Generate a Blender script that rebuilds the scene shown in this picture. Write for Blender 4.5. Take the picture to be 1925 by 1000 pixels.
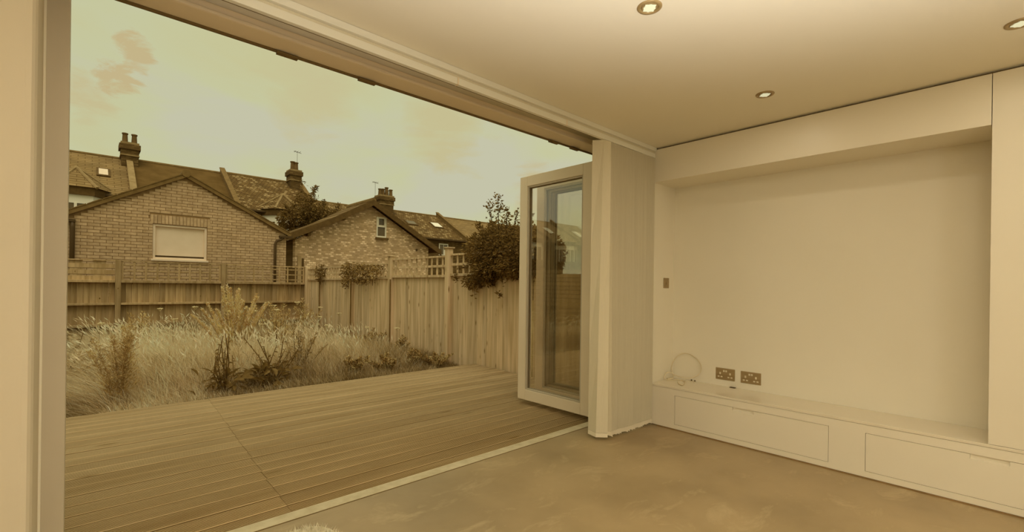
import bpy, bmesh, math, random
import numpy as np
from mathutils import Vector, Matrix, Quaternion
random.seed(7); rng = np.random.default_rng(7)
for o in list(bpy.data.objects): bpy.data.objects.remove(o)
S = bpy.context.scene; COL = S.collection

# ------------------------------------------------------------------ camera
CAM_H = 1.1907; FPX = 871.0; ROLL = math.atan(0.0132); TH = math.atan2(803, 871)
cam = bpy.data.cameras.new('camera'); cam.sensor_width = 36.0; cam.lens = 36.0*FPX/1925
cam.shift_y = 36.6/1925; cam.clip_start = 0.02; cam.clip_end = 500
co = bpy.data.objects.new('camera', cam); COL.objects.link(co)
F = Vector((math.sin(TH), math.cos(TH), 0)); R0 = Vector((math.cos(TH), -math.sin(TH), 0)); U0 = Vector((0, 0, 1))
xc = math.cos(ROLL)*R0 + math.sin(ROLL)*U0; yc = -math.sin(ROLL)*R0 + math.cos(ROLL)*U0
co.matrix_world = Matrix(((xc.x, yc.x, -F.x, 0), (xc.y, yc.y, -F.y, 0), (xc.z, yc.z, -F.z, CAM_H), (0, 0, 0, 1)))
S.camera = co
S.view_settings.view_transform = 'Standard'; S.view_settings.look = 'None'
S.view_settings.exposure = 0.0; S.view_settings.gamma = 1.0; S.view_settings.use_curve_mapping = False

TONE = {'dark_brick': (.85, .85, .85), 'terracotta': (.85, .85, .85), 'fence_wood': (1.26, 1.37, 2.0), 'fence_wood_old': (1.33, 1.43, 2.05), 'brick_clay': (1.36, 1.38, 1.95), 'mortar': (1.3, 1.3, 1.7), 'stock_brick': (1.35, 1.35, 1.75), 'slate_roof': (1.1, 1.1, 1.15),
        'tile_roof': (.95, .93, .93), 'blind_fabric': (1.15, 1.08, 1.2), 'grass_straw': (1.15, 1.15, 1.35), 'grass_green': (1.2, 1.22, 1.5), 'grass_dark': (.95, .97, 1.2), 'deck_wood': (1.85, 1.9, 2.15),
        'frame_paint': (1.45, 1.5, 1.7), 'frame_inner': (1.0, 1.05, 1.2), 'curtain_fabric': (1.28, 1.42, 1.7), 'curtain_hem': (1.25, 1.3, 1.45), 'weed_pale': (1.75, 1.75, 2.1), 'weed_mid': (1.6, 1.65, 2.1), 'weed_dark': (1.7, 1.85, 2.4), 'tree_leaf': (1.2, 1.2, 1.3), 'tree_leaf_light': (1.3, 1.3, 1.4)}
def lin(c):
    return tuple((v/255/12.92 if v/255 <= 0.04045 else ((v/255+0.055)/1.055)**2.4) for v in c) + (1.0,)

# ------------------------------------------------------------------ sky
W = bpy.data.worlds.new('sky'); S.world = W; W.use_nodes = True
nt = W.node_tree; N = nt.nodes; L = nt.links; N.clear()
def nd(t, **k):
    n = N.new(t)
    for a, b in k.items(): setattr(n, a, b)
    return n
out = nd('ShaderNodeOutputWorld'); bg = nd('ShaderNodeBackground'); L.new(bg.outputs[0], out.inputs[0])
tc = nd('ShaderNodeTexCoord'); mp = nd('ShaderNodeMapping'); mp.inputs['Scale'].default_value = (1, 1, 2.6)
L.new(tc.outputs['Generated'], mp.inputs[0])
def skynoise(scale, det, rough, dist, off):
    m = nd('ShaderNodeMapping'); m.inputs['Location'].default_value = off; L.new(mp.outputs[0], m.inputs[0])
    n = nd('ShaderNodeTexNoise'); n.inputs['Scale'].default_value = scale; n.inputs['Detail'].default_value = det
    n.inputs['Roughness'].default_value = rough; n.inputs['Distortion'].default_value = dist
    L.new(m.outputs[0], n.inputs['Vector']); return n.outputs[0]
def ramp(src, stops):
    r = nd('ShaderNodeValToRGB'); e = r.color_ramp.elements
    while len(e) < len(stops): e.new(0.5)
    for el, (p, c) in zip(e, stops): el.position = p; el.color = c
    L.new(src, r.inputs[0]); return r.outputs[0]
def skymix(fac, a, b):
    m = nd('ShaderNodeMix', data_type='RGBA'); L.new(fac, m.inputs[0]); L.new(a, m.inputs[6]); L.new(b, m.inputs[7]); return m.outputs[2]
base = ramp(skynoise(2.6, 4, .5, .3, (3.1, 1.7, 0.4)), [(.38, lin((198, 195, 149))), (.48, lin((197, 198, 157))), (.58, lin((196, 195, 168)))])
tanc = nd('ShaderNodeRGB'); tanc.outputs[0].default_value = lin((197, 182, 136))
tan_mask = ramp(skynoise(3.4, 7, .55, .5, (7.3, 2.2, 5.1)), [(.60, (0, 0, 0, 1)), (.74, (.5, .5, .5, 1))])
sky = skymix(tan_mask, base, tanc.outputs[0])
# darker cloud wisps at their places in the sky
for (d, rad, thr, col_) in (((0.054, 0.934, 0.358), .062, .50, (195, 177, 132)), ((0.032, 0.949, 0.312), .060, .50, (195, 177, 132)), ((0.000, 0.963, 0.282), .075, .56, (197, 186, 142)), ((.300, .880, .355), .16, .56, (198, 190, 146)), ((.53, .78, .33), .17, .54, (197, 188, 143)), ((.70, .69, .205), .10, .52, (197, 184, 140))):
    v = nd('ShaderNodeVectorMath', operation='DISTANCE'); L.new(tc.outputs['Generated'], v.inputs[0]); v.inputs[1].default_value = d
    q = nd('ShaderNodeMapRange', interpolation_type='SMOOTHSTEP'); L.new(v.outputs['Value'], q.inputs[0]); q.inputs[1].default_value = rad; q.inputs[2].default_value = rad*.15; q.inputs[3].default_value = 0; q.inputs[4].default_value = 1
    nz = skynoise(.85/rad if rad < .07 else .8/rad, 8, .62, .5, (d[0]*9, 2.0, d[2]*7))
    a = nd('ShaderNodeMath', operation='MULTIPLY_ADD'); L.new(q.outputs[0], a.inputs[0]); a.inputs[1].default_value = .45; L.new(nz, a.inputs[2])
    b2 = nd('ShaderNodeMath', operation='SUBTRACT'); L.new(a.outputs[0], b2.inputs[0]); b2.inputs[1].default_value = .83 if rad < .07 else .74
    mk = ramp(b2.outputs[0], [(0, (0, 0, 0, 1)), (.11 if rad < .07 else .22, (.9, .9, .9, 1))])
    t2 = nd('ShaderNodeRGB'); t2.outputs[0].default_value = lin(col_)
    sky = skymix(mk, sky, t2.outputs[0])
L.new(sky, bg.inputs[0]); bg.inputs[1].default_value = 1.0

sun = bpy.data.lights.new('sun', 'SUN'); sun.energy = 1.7; sun.angle = math.radians(50); sun.color = (1, .93, .76)
so = bpy.data.objects.new('sun', sun); COL.objects.link(so)
so.rotation_euler = Vector((.25, .38, -1)).to_track_quat('-Z', 'Y').to_euler()

# ------------------------------------------------------------------ materials
MATS = {}
def toned(name, c):   # colour of one material, scaled in linear light
    t = TONE.get(name)
    if not t: return c
    v = [min(.92, a*b) for a, b in zip(lin(c)[:3], t)]
    return tuple(255*(12.92*a if a <= .0031308 else 1.055*a**(1/2.4)-.055) for a in v)
def M(name, c, c2=None, scale=5, detail=4, rough=.6, bump=0, bscale=None, rnd=0, stretch=(1, 1, 1), spec=.3, metal=0, lo=.35, hi=.65, knots=None, sheen=None):
    m = bpy.data.materials.new(name); m.use_nodes = True; t = m.node_tree; n = t.nodes; l = t.links
    p = n['Principled BSDF']; p.inputs['Roughness'].default_value = rough; p.inputs['Metallic'].default_value = metal
    p.inputs['Specular IOR Level'].default_value = spec
    c2 = c2 or c; c, c2 = toned(name, c), toned(name, c2)
    tcn = n.new('ShaderNodeTexCoord'); mpn = n.new('ShaderNodeMapping'); mpn.inputs['Scale'].default_value = stretch
    l.new(tcn.outputs['Object'], mpn.inputs[0]); oi = n.new('ShaderNodeObjectInfo')
    if rnd:
        mu = n.new('ShaderNodeMath'); mu.operation = 'MULTIPLY'; mu.inputs[1].default_value = 57.0; l.new(oi.outputs['Random'], mu.inputs[0])
        cb = n.new('ShaderNodeCombineXYZ'); [l.new(mu.outputs[0], cb.inputs[i]) for i in range(3)]; l.new(cb.outputs[0], mpn.inputs['Location'])
    nz = n.new('ShaderNodeTexNoise'); nz.inputs['Scale'].default_value = scale; nz.inputs['Detail'].default_value = detail
    l.new(mpn.outputs[0], nz.inputs['Vector'])
    r = n.new('ShaderNodeValToRGB'); r.color_ramp.elements[0].position = lo; r.color_ramp.elements[1].position = hi
    r.color_ramp.elements[0].color = lin(c); r.color_ramp.elements[1].color = lin(c2); l.new(nz.outputs[0], r.inputs[0])
    col = r.outputs[0]
    if knots:
        vo = n.new('ShaderNodeTexVoronoi'); vo.inputs['Scale'].default_value = knots[1]
        mk = n.new('ShaderNodeMapping'); mk.inputs['Scale'].default_value = knots[2]
        if rnd: l.new(cb.outputs[0], mk.inputs['Location'])
        l.new(tcn.outputs['Object'], mk.inputs[0]); l.new(mk.outputs[0], vo.inputs['Vector'])
        kr = n.new('ShaderNodeValToRGB'); kr.color_ramp.elements[0].position = .05; kr.color_ramp.elements[1].position = knots[3]
        kr.color_ramp.elements[0].color = (1, 1, 1, 1); kr.color_ramp.elements[1].color = (0, 0, 0, 1); l.new(vo.outputs['Distance'], kr.inputs[0])
        kx = n.new('ShaderNodeMix'); kx.data_type = 'RGBA'; l.new(kr.outputs[0], kx.inputs[0]); l.new(col, kx.inputs[6]); kx.inputs[7].default_value = lin(knots[0]); col = kx.outputs[2]
    if rnd:
        hs = n.new('ShaderNodeHueSaturation'); mr = n.new('ShaderNodeMapRange')
        mr.inputs[3].default_value = 1-rnd; mr.inputs[4].default_value = 1+rnd; l.new(oi.outputs['Random'], mr.inputs[0])
        l.new(mr.outputs[0], hs.inputs['Value']); l.new(col, hs.inputs['Color']); col = hs.outputs[0]
    l.new(col, p.inputs['Base Color'])
    if bump:
        bn = n.new('ShaderNodeTexNoise'); bn.inputs['Scale'].default_value = bscale or scale*4; bn.inputs['Detail'].default_value = 5
        l.new(mpn.outputs[0], bn.inputs['Vector'])
        bp = n.new('ShaderNodeBump'); bp.inputs['Strength'].default_value = bump; bp.inputs['Distance'].default_value = .01
        l.new(bn.outputs[0], bp.inputs['Height']); l.new(bp.outputs[0], p.inputs['Normal'])
    MATS[name] = m; return m

def brickmat(name, c1, c2, c3, mortar, bw=.225, bh=.075, ms=.012, zk=1.0, axis='XZ', rough=.85):
    """brick / slate courses laid out in metres on a far surface"""
    m = bpy.data.materials.new(name); m.use_nodes = True; t = m.node_tree; n = t.nodes; l = t.links
    p = n['Principled BSDF']; p.inputs['Roughness'].default_value = rough; p.inputs['Specular IOR Level'].default_value = .15
    c1, c2, c3, mortar = [toned(name, q) for q in (c1, c2, c3, mortar)]
    tcn = n.new('ShaderNodeTexCoord'); sp = n.new('ShaderNodeSeparateXYZ'); l.new(tcn.outputs['Object'], sp.inputs[0])
    cb = n.new('ShaderNodeCombineXYZ'); zm = n.new('ShaderNodeMath'); zm.operation = 'MULTIPLY'; zm.inputs[1].default_value = zk
    xa = n.new('ShaderNodeMath'); xa.operation = 'ADD'; l.new(sp.outputs[0], xa.inputs[0])
    if axis == 'XZ': xa.inputs[1].default_value = 0
    else: l.new(sp.outputs[1], xa.inputs[1])
    l.new(xa.outputs[0], cb.inputs[0]); l.new(sp.outputs[2], zm.inputs[0]); l.new(zm.outputs[0], cb.inputs[1])
    b = n.new('ShaderNodeTexBrick'); b.inputs['Scale'].default_value = 1.0; b.inputs['Brick Width'].default_value = bw; b.inputs['Row Height'].default_value = bh
    b.inputs['Mortar Size'].default_value = ms; b.inputs['Mortar Smooth'].default_value = .2
    b.inputs['Color1'].default_value = (0, 0, 0, 1); b.inputs['Color2'].default_value = (1, 1, 1, 1); b.inputs['Mortar'].default_value = (.5, .5, .5, 1)
    l.new(cb.outputs[0], b.inputs['Vector'])
    r = n.new('ShaderNodeValToRGB'); e = r.color_ramp.elements; e.new(.6)
    e[0].position = 0; e[0].color = lin(c1); e[1].position = .62; e[1].color = lin(c2); e[2].position = .95; e[2].color = lin(c3)
    l.new(b.outputs['Color'], r.inputs[0])
    nz = n.new('ShaderNodeTexNoise'); nz.inputs['Scale'].default_value = 1.3; nz.inputs['Detail'].default_value = 6; l.new(tcn.outputs['Object'], nz.inputs['Vector'])
    mr = n.new('ShaderNodeMapRange'); mr.inputs[1].default_value = .3; mr.inputs[2].default_value = .7; mr.inputs[3].default_value = .82; mr.inputs[4].default_value = 1.15; l.new(nz.outputs[0], mr.inputs[0])
    mx = n.new('ShaderNodeMix'); mx.data_type = 'RGBA'; l.new(b.outputs['Fac'], mx.inputs[0]); l.new(r.outputs[0], mx.inputs[6]); mx.inputs[7].default_value = lin(mortar)
    hs = n.new('ShaderNodeHueSaturation'); l.new(mr.outputs[0], hs.inputs['Value']); l.new(mx.outputs[2], hs.inputs['Color']); l.new(hs.outputs[0], p.inputs['Base Color'])
    bp = n.new('ShaderNodeBump'); bp.invert = True; bp.inputs['Strength'].default_value = .5; bp.inputs['Distance'].default_value = .01; l.new(b.outputs['Fac'], bp.inputs['Height']); l.new(bp.outputs[0], p.inputs['Normal'])
    MATS[name] = m; return m

def glassmat(name, tint, k):
    m = bpy.data.materials.new(name); m.use_nodes = True; t = m.node_tree; n = t.nodes; l = t.links; n.clear()
    o = n.new('ShaderNodeOutputMaterial'); tr = n.new('ShaderNodeBsdfTransparent'); tr.inputs[0].default_value = tint
    gl = n.new('ShaderNodeBsdfGlossy'); gl.inputs['Roughness'].default_value = .0; gl.inputs[0].default_value = (.95, .93, .85, 1)
    lw = n.new('ShaderNodeLayerWeight'); lw.inputs[0].default_value = .5
    pw = n.new('ShaderNodeMath'); pw.operation = 'POWER'; l.new(lw.outputs['Facing'], pw.inputs[0]); pw.inputs[1].default_value = 3.0
    fr = n.new('ShaderNodeMath'); fr.operation = 'MULTIPLY_ADD'; fr.use_clamp = True; l.new(pw.outputs[0], fr.inputs[0]); fr.inputs[1].default_value = .85; fr.inputs[2].default_value = k
    mx = n.new('ShaderNodeMixShader'); l.new(fr.outputs[0], mx.inputs[0]); l.new(tr.outputs[0], mx.inputs[1]); l.new(gl.outputs[0], mx.inputs[2]); l.new(mx.outputs[0], o.inputs[0])
    MATS[name] = m; return m
def emitmat(name, c, s):
    m = bpy.data.materials.new(name); m.use_nodes = True; n = m.node_tree.nodes; p = n['Principled BSDF']
    p.inputs['Emission Color'].default_value = lin(c); p.inputs['Emission Strength'].default_value = s; p.inputs['Base Color'].default_value = lin(c)
    MATS[name] = m; return m

WHITE = (240, 231, 209)
M('plaster', WHITE, (237, 228, 205), scale=1.2, rough=.75, bump=.03, bscale=60, spec=.2)
M('pier_plaster_shaded', (218, 205, 180), (214, 201, 176), scale=1.2, rough=.8, bump=.03, bscale=60, spec=.15)  # plaster darkened to offset the fill light falling on the pier
M('ceiling_paint', (242, 233, 211), (240, 230, 207), scale=.8, rough=.85, spec=.1)
M('cabinet_paint', (240, 230, 207), (237, 226, 203), scale=.7, rough=.38, spec=.4)
M('worktop_gloss', (238, 227, 203), (234, 222, 197), scale=.9, rough=.16, spec=.5)
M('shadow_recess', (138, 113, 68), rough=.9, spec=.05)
M('frame_paint', (206, 189, 156), (200, 182, 148), scale=1.5, rough=.45, spec=.35)
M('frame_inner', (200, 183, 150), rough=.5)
M('seal', (120, 98, 58), rough=.7)
M('track_white', (236, 230, 212), rough=.5)
M('curtain_fabric', (203, 184, 147), (199, 180, 143), scale=300, stretch=(1, 1, .02), rough=.9, spec=.1)
M('curtain_hem', (222, 207, 174), rough=.9, spec=.1)
M('threshold_stone', (226, 212, 178), (210, 194, 156), scale=14, rough=.55, bump=.2, bscale=90)
M('brushed_metal', (168, 144, 102), (154, 130, 90), scale=30, stretch=(1, .05, 1), rough=.38, metal=.1)
M('bezel_metal', (176, 150, 104), (160, 135, 90), scale=20, rough=.4, metal=.1)
M('socket_white', (224, 212, 184), rough=.4)
M('dark_plastic', (78, 58, 24), rough=.5)
M('cable_white', (228, 212, 176), rough=.5)
emitmat('lamp_glow', (205, 207, 176), .75)
M('deck_wood', (176, 152, 108), (152, 128, 86), scale=3.0, stretch=(.35, 3, 3), rough=.75, bump=.12, rnd=.09, spec=.2, lo=.3, hi=.7, knots=((150, 122, 74), 2.2, (.6, 3.2, 1), .12))
M('deck_groove_shade', (150, 124, 78), (130, 106, 64), scale=4, stretch=(.3, 3, 3), rough=.95, spec=.05)  # groove shade put into the colour, along with dirt
M('deck_under_shade', (70, 52, 20), rough=.95, spec=.02)
M('fence_wood', (196, 166, 110), (168, 138, 84), scale=3.2, stretch=(5, 5, .5), rough=.85, bump=.15, rnd=.12, spec=.1, knots=((132, 104, 58), 4.2, (2.4, 2.4, 1.1), .17))
M('fence_wood_old', (168, 138, 84), (140, 112, 62), scale=3.2, stretch=(5, 5, .5), rough=.88, bump=.15, rnd=.16, spec=.1, knots=((108, 82, 38), 3.0, (2.2, 2.2, 1.2), .10))
M('soil', (128, 104, 60), (100, 78, 38), scale=6, rough=1, bump=.4, spec=.02)
M('brick_clay', (176, 148, 96), (158, 130, 80), scale=9, rough=.9, bump=.2, rnd=.10, spec=.1)
M('mortar', (140, 112, 66), (126, 100, 56), scale=12, rough=.95, spec=.05)
brickmat('stock_brick', (150, 124, 78), (176, 148, 100), (212, 186, 134), (160, 134, 86), bw=.165, bh=.088, ms=.012)
brickmat('dark_brick', (96, 72, 34), (112, 86, 46), (138, 110, 66), (108, 84, 46))
brickmat('slate_roof', (132, 107, 64), (138, 112, 68), (146, 120, 76), (104, 80, 42), bw=.55, bh=.125, ms=.016, zk=1.0)
brickmat('tile_roof', (104, 78, 38), (124, 98, 54), (164, 138, 92), (74, 54, 20), bw=.20, bh=.12, ms=.014, zk=1.0)
M('dark_roof', (112, 86, 46), (98, 74, 36), scale=1.5, rough=.9, spec=.08, bump=.2, bscale=30)
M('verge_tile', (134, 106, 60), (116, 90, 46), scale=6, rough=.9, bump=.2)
M('bargeboard', (104, 78, 36), (90, 66, 26), scale=6, rough=.85)
M('lead', (160, 134, 88), (140, 114, 70), scale=4, rough=.8)
M('dark_gutter', (82, 60, 24), rough=.6)
M('upvc_white', (232, 222, 196), rough=.4)
M('blind_fabric', (220, 204, 166), (214, 197, 158), scale=3, rough=.9)
M('window_dark', (88, 66, 28), (104, 82, 42), scale=2, rough=.12, spec=.6)
M('render_white', (236, 228, 204), rough=.8)
M('terracotta', (128, 98, 54), (108, 82, 40), scale=5, rough=.85)
M('rug_wool', (236, 228, 204), (226, 214, 184), scale=40, rough=1, spec=.02)
def leafmat(name, c, c2, scale=8, rough=.6):
    m = M(name, c, c2, scale=scale, rough=rough, spec=.15, detail=2)
    t = m.node_tree; n = t.nodes; l = t.links; p = n['Principled BSDF']; o = n['Material Output']
    tl = n.new('ShaderNodeBsdfTranslucent'); mx = n.new('ShaderNodeMixShader'); mx.inputs[0].default_value = .42
    src = p.inputs['Base Color'].links[0].from_socket; l.new(src, tl.inputs[0])
    l.new(p.outputs[0], mx.inputs[1]); l.new(tl.outputs[0], mx.inputs[2]); l.new(mx.outputs[0], o.inputs[0])
leafmat('grass_straw', (244, 228, 184), (226, 206, 156), scale=3)
leafmat('grass_green', (212, 188, 132), (184, 158, 102), scale=3)
leafmat('grass_dark', (166, 140, 84), (140, 114, 62), scale=3)
leafmat('weed_pale', (206, 180, 122), (170, 142, 84))
leafmat('weed_mid', (168, 140, 82), (134, 106, 54))
leafmat('weed_dark', (116, 90, 42), (88, 64, 24))
leafmat('tree_leaf', (126, 98, 48), (96, 72, 30), scale=3)
leafmat('tree_leaf_light', (150, 122, 66), (116, 90, 44), scale=3)
leafmat('flower_cream', (240, 228, 186), (226, 210, 160))
M('stem', (128, 100, 50), (104, 78, 34), scale=10, rough=.8)
M('bark', (100, 76, 38), (84, 62, 26), scale=10, rough=.95)
def floor_material():
    m = M('polished_concrete', (158, 136, 98), (186, 162, 121), scale=1.7, detail=9, rough=.33, spec=.6, lo=.32, hi=.72)
    t = m.node_tree; n = t.nodes; l = t.links; p = n['Principled BSDF']
    src = p.inputs['Base Color'].links[0].from_socket
    tcn = n.new('ShaderNodeTexCoord'); mpn = n.new('ShaderNodeMapping'); mpn.inputs['Scale'].default_value = (1.2, 2.4, 1); mpn.inputs['Rotation'].default_value = (0, 0, .5); l.new(tcn.outputs['Object'], mpn.inputs[0])
    nz = n.new('ShaderNodeTexNoise'); nz.inputs['Scale'].default_value = 2.2; nz.inputs['Detail'].default_value = 12; nz.inputs['Roughness'].default_value = .68; nz.inputs['Distortion'].default_value = .6; l.new(mpn.outputs[0], nz.inputs['Vector'])
    r = n.new('ShaderNodeValToRGB'); r.color_ramp.elements[0].position = .54; r.color_ramp.elements[1].position = .70
    r.color_ramp.elements[0].color = (0, 0, 0, 1); r.color_ramp.elements[1].color = (.6, .6, .6, 1); l.new(nz.outputs[0], r.inputs[0])
    mx = n.new('ShaderNodeMix'); mx.data_type = 'RGBA'; l.new(r.outputs[0], mx.inputs[0]); l.new(src, mx.inputs[6]); mx.inputs[7].default_value = lin((208, 186, 145)); l.new(mx.outputs[2], p.inputs['Base Color'])
    rr = n.new('ShaderNodeMapRange'); rr.inputs[3].default_value = .26; rr.inputs[4].default_value = .55; l.new(nz.outputs[0], rr.inputs[0]); l.new(rr.outputs[0], p.inputs['Roughness'])
floor_material()
glassmat('door_glass', (.968, .955, .92, 1), .10)

# ------------------------------------------------------------------ mesh helpers
class MB:
    def __init__(s): s.v = []; s.f = []
    def add(s, vs, fs):
        k = len(s.v); s.v += [tuple(p) for p in vs]; s.f += [tuple(i+k for i in f) for f in fs]; return s
    def box(s, x0, x1, y0, y1, z0, z1):
        return s.add([(x0, y0, z0), (x1, y0, z0), (x1, y1, z0), (x0, y1, z0), (x0, y0, z1), (x1, y0, z1), (x1, y1, z1), (x0, y1, z1)],
                     [(0, 3, 2, 1), (4, 5, 6, 7), (0, 1, 5, 4), (1, 2, 6, 5), (2, 3, 7, 6), (3, 0, 4, 7)])
    def prism(s, pts, ax, a, b):
        """polygon pts in the two other axes (order kept), extruded along axis ax from a to b"""
        n = len(pts)
        def P(p, t):
            q = list(p); q.insert(ax, t); return q
        return s.add([P(p, a) for p in pts] + [P(p, b) for p in pts],
                     [tuple(range(n)), tuple(range(2*n-1, n-1, -1))] + [(i, (i+1) % n, n+(i+1) % n, n+i) for i in range(n)])
    def tube(s, path, r, sides=6, cap=True):
        pts = [Vector(p) for p in path]; n = len(pts); rs = r if hasattr(r, '__len__') else [r]*n
        t0 = (pts[1]-pts[0]).normalized(); nrm = t0.orthogonal().normalized(); k = len(s.v)
        for i, p in enumerate(pts):
            t = ((pts[min(i+1, n-1)]-pts[max(i-1, 0)])).normalized()
            nrm = (nrm - t*nrm.dot(t)); nrm = nrm.normalized() if nrm.length > 1e-6 else t.orthogonal().normalized(); bn = t.cross(nrm)
            for j in range(sides):
                a = 2*math.pi*j/sides; s.v.append(tuple(p+rs[i]*(math.cos(a)*nrm+math.sin(a)*bn)))
        for i in range(n-1):
            for j in range(sides):
                s.f.append((k+i*sides+j, k+i*sides+(j+1) % sides, k+(i+1)*sides+(j+1) % sides, k+(i+1)*sides+j))
        if cap: s.f.append(tuple(k+j for j in reversed(range(sides)))); s.f.append(tuple(k+(n-1)*sides+j for j in range(sides)))
        return s
    def lathe(s, prof, c=(0, 0, 0), sides=24):
        k = len(s.v); n = len(prof)
        for (r, z) in prof:
            for j in range(sides):
                a = 2*math.pi*j/sides; s.v.append((c[0]+r*math.cos(a), c[1]+r*math.sin(a), c[2]+z))
        for i in range(n-1):
            for j in range(sides): s.f.append((k+i*sides+j, k+i*sides+(j+1) % sides, k+(i+1)*sides+(j+1) % sides, k+(i+1)*sides+j))
        return s
    def build(s, name, mat, parent=None, smooth=False, loc=None):
        me = bpy.data.meshes.new(name); me.from_pydata(s.v, [], s.f); me.update()
        return link(name, me, mat, parent, smooth, loc)
def link(name, me, mat, parent=None, smooth=False, loc=None):
    bm = bmesh.new(); bm.from_mesh(me); bmesh.ops.recalc_face_normals(bm, faces=bm.faces); bm.to_mesh(me); bm.free()
    if mat and not me.materials: me.materials.append(MATS[mat])
    if smooth: me.polygons.foreach_set('use_smooth', [True]*len(me.polygons))
    o = bpy.data.objects.new(name, me); COL.objects.link(o)
    if parent: o.parent = parent
    if loc is not None: o.location = loc
    return o
def raw(name, verts, faces, mat, parent=None):
    me = bpy.data.meshes.new(name); me.from_pydata(verts, [], faces); me.update()
    for m in ([mat] if isinstance(mat, str) else mat): me.materials.append(MATS[m])
    o = bpy.data.objects.new(name, me); COL.objects.link(o)
    if parent: o.parent = parent
    return o
def inst(name, me, parent, loc, rot=(0, 0, 0), sc=(1, 1, 1)):
    o = bpy.data.objects.new(name, me); COL.objects.link(o); o.parent = parent; o.location = loc; o.rotation_euler = rot; o.scale = sc; return o
def bevel(o, w=.003, seg=2):
    b = o.modifiers.new('bevel', 'BEVEL'); b.width = w; b.segments = seg; b.limit_method = 'ANGLE'; return o
def tag(o, label=None, cat=None, group=None, kind=None):
    if label: o['label'] = label
    if cat: o['category'] = cat
    if group: o['group'] = group
    if kind: o['kind'] = kind
    return o
def empty(name, loc=(0, 0, 0), rz=0):
    o = bpy.data.objects.new(name, None); COL.objects.link(o); o.location = loc; o.rotation_euler = (0, 0, rz); o.empty_display_size = .1; return o
def boxo(name, mat, parent, *b, bv=0):
    o = MB().box(*b).build(name, mat, parent)
    if bv: bevel(o, bv)
    return o

# ================================================================== THE ROOM
XW, XN, YW, H = 3.635, 4.01, 2.14, 2.40      # right wall face, niche back, garden wall face, ceiling height
YB, XL = -3.6, -1.5
o = MB().box(XL-.1, XN+.12, YB-.1, 2.44, -.12, 0).build('floor', 'polished_concrete'); tag(o, 'polished grey concrete floor with pale cloudy patches', kind='structure')
o = MB().box(XL-.1, XW+.5, YB-.1, YW, H, H+.12).build('ceiling', 'ceiling_paint'); tag(o, 'smooth off-white ceiling with recessed downlights', kind='structure')

# wall with the opening to the garden: left pier, soffit over the opening, outer wall above
w = empty('wall_front', (0, 0, 0)); tag(w, 'white plastered wall around the folding door opening', kind='structure')
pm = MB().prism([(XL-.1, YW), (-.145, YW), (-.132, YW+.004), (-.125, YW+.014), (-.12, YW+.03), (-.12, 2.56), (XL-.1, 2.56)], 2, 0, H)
pier = pm.build('pier', 'pier_plaster_shaded', w)
boxo('lintel', 'plaster', w, XL-.1, 4.35, 2.41, 2.60, 2.40, 3.1)
boxo('head_recess', 'plaster', w, XL-.1, 4.35, YW, 2.41, 2.47, 2.56)
boxo('right_return', 'plaster', w, 3.70, 4.35, 2.16, 2.60, 0, 2.47)
boxo('pier_top', 'plaster', w, XL-.1, -.12, YW, 2.56, H, 2.47)
boxo('outer_wall_side', 'plaster', w, XL-4, XL-.1, 2.3, 2.56, -.2, 3.1)
o = MB().box(XL-4, 4.6, YB-.3, 2.9, 3.1, 3.25).build('roof_slab', 'plaster', w)

# right wall: bulkhead over the niche, niche lining, tall pier, all separate panels
wr = empty('wall_right', (0, 0, 0)); tag(wr, 'white built-in wall with a wide recessed niche and shadow gap above', kind='structure')
boxo('bulkhead', 'cabinet_paint', wr, XW, XN+.1, .0935, YW, 2.104, 2.384)
boxo('niche_back', 'plaster', wr, XN, XN+.1, .06, YW+.02, .34, 2.104)
boxo('niche_side_panel', 'cabinet_paint', wr, XW, XN, YW, YW+.02, .34, 2.104)
boxo('tall_panel', 'cabinet_paint', wr, XW, XN+.1, -1.2, .0905, .360, 2.384)
boxo('tall_panel', 'cabinet_paint', wr, XW, XN+.1, YB, -1.203, .360, 2.384)
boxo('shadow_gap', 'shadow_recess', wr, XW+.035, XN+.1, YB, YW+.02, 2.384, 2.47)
boxo('corner_post', 'cabinet_paint', wr, XW, XN+.1, YW+.0, 2.30, 2.104, 2.384)
boxo('core', 'plaster', wr, XN+.1, XN+.3, YB, 2.5, -.05, 2.6)

# rest of the room, behind the camera: left wall and a back wall with a wide opening added to let daylight in
o = MB().box(XL-.1, XL, YB-.1, YW, 0, H).build('wall_left', 'plaster'); tag(o, 'plain white plastered wall', kind='structure')
wb = empty('wall_back'); tag(wb, 'white plastered wall with a wide opening added to let daylight in', kind='structure')
boxo('wall_piece', 'plaster', wb, XL, -1.0, YB-.1, YB, 0, H); boxo('wall_piece', 'plaster', wb, 3.3, XW, YB-.1, YB, 0, H)
boxo('wall_piece', 'plaster', wb, -1.0, 3.3, YB-.1, YB, 2.25, H); boxo('wall_piece', 'plaster', wb, -1.0, 3.3, YB-.1, YB, 0, .1)

# threshold and folding door frame
th = MB().box(-.13, 3.72, 2.445, 2.528, -.06, .004).build('trim_1', 'threshold_stone'); bevel(th, .003); tag(th, 'pale flush threshold strip between concrete floor and deck', kind='structure')
boxo('joint', 'seal', th, -.13, 3.72, 2.438, 2.445, -.06, .0015)
fr = empty('trim_2'); tag(fr, 'cream painted frame of the folding garden doors', kind='structure')
boxo('head', 'frame_paint', fr, -.12, 3.70, 2.395, 2.53, 2.363, 2.41, bv=.002)
boxo('head_bead', 'frame_paint', fr, -.12, 3.70, 2.385, 2.395, 2.363, 2.377, bv=.002)
boxo('head_drip', 'seal', fr, -.12, 3.70, 2.53, 2.541, 2.352, 2.41)
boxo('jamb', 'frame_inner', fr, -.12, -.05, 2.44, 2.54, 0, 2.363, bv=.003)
boxo('jamb_bead', 'plaster', fr, -.124, -.113, 2.428, 2.44, 0, 2.363, bv=.003)
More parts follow.
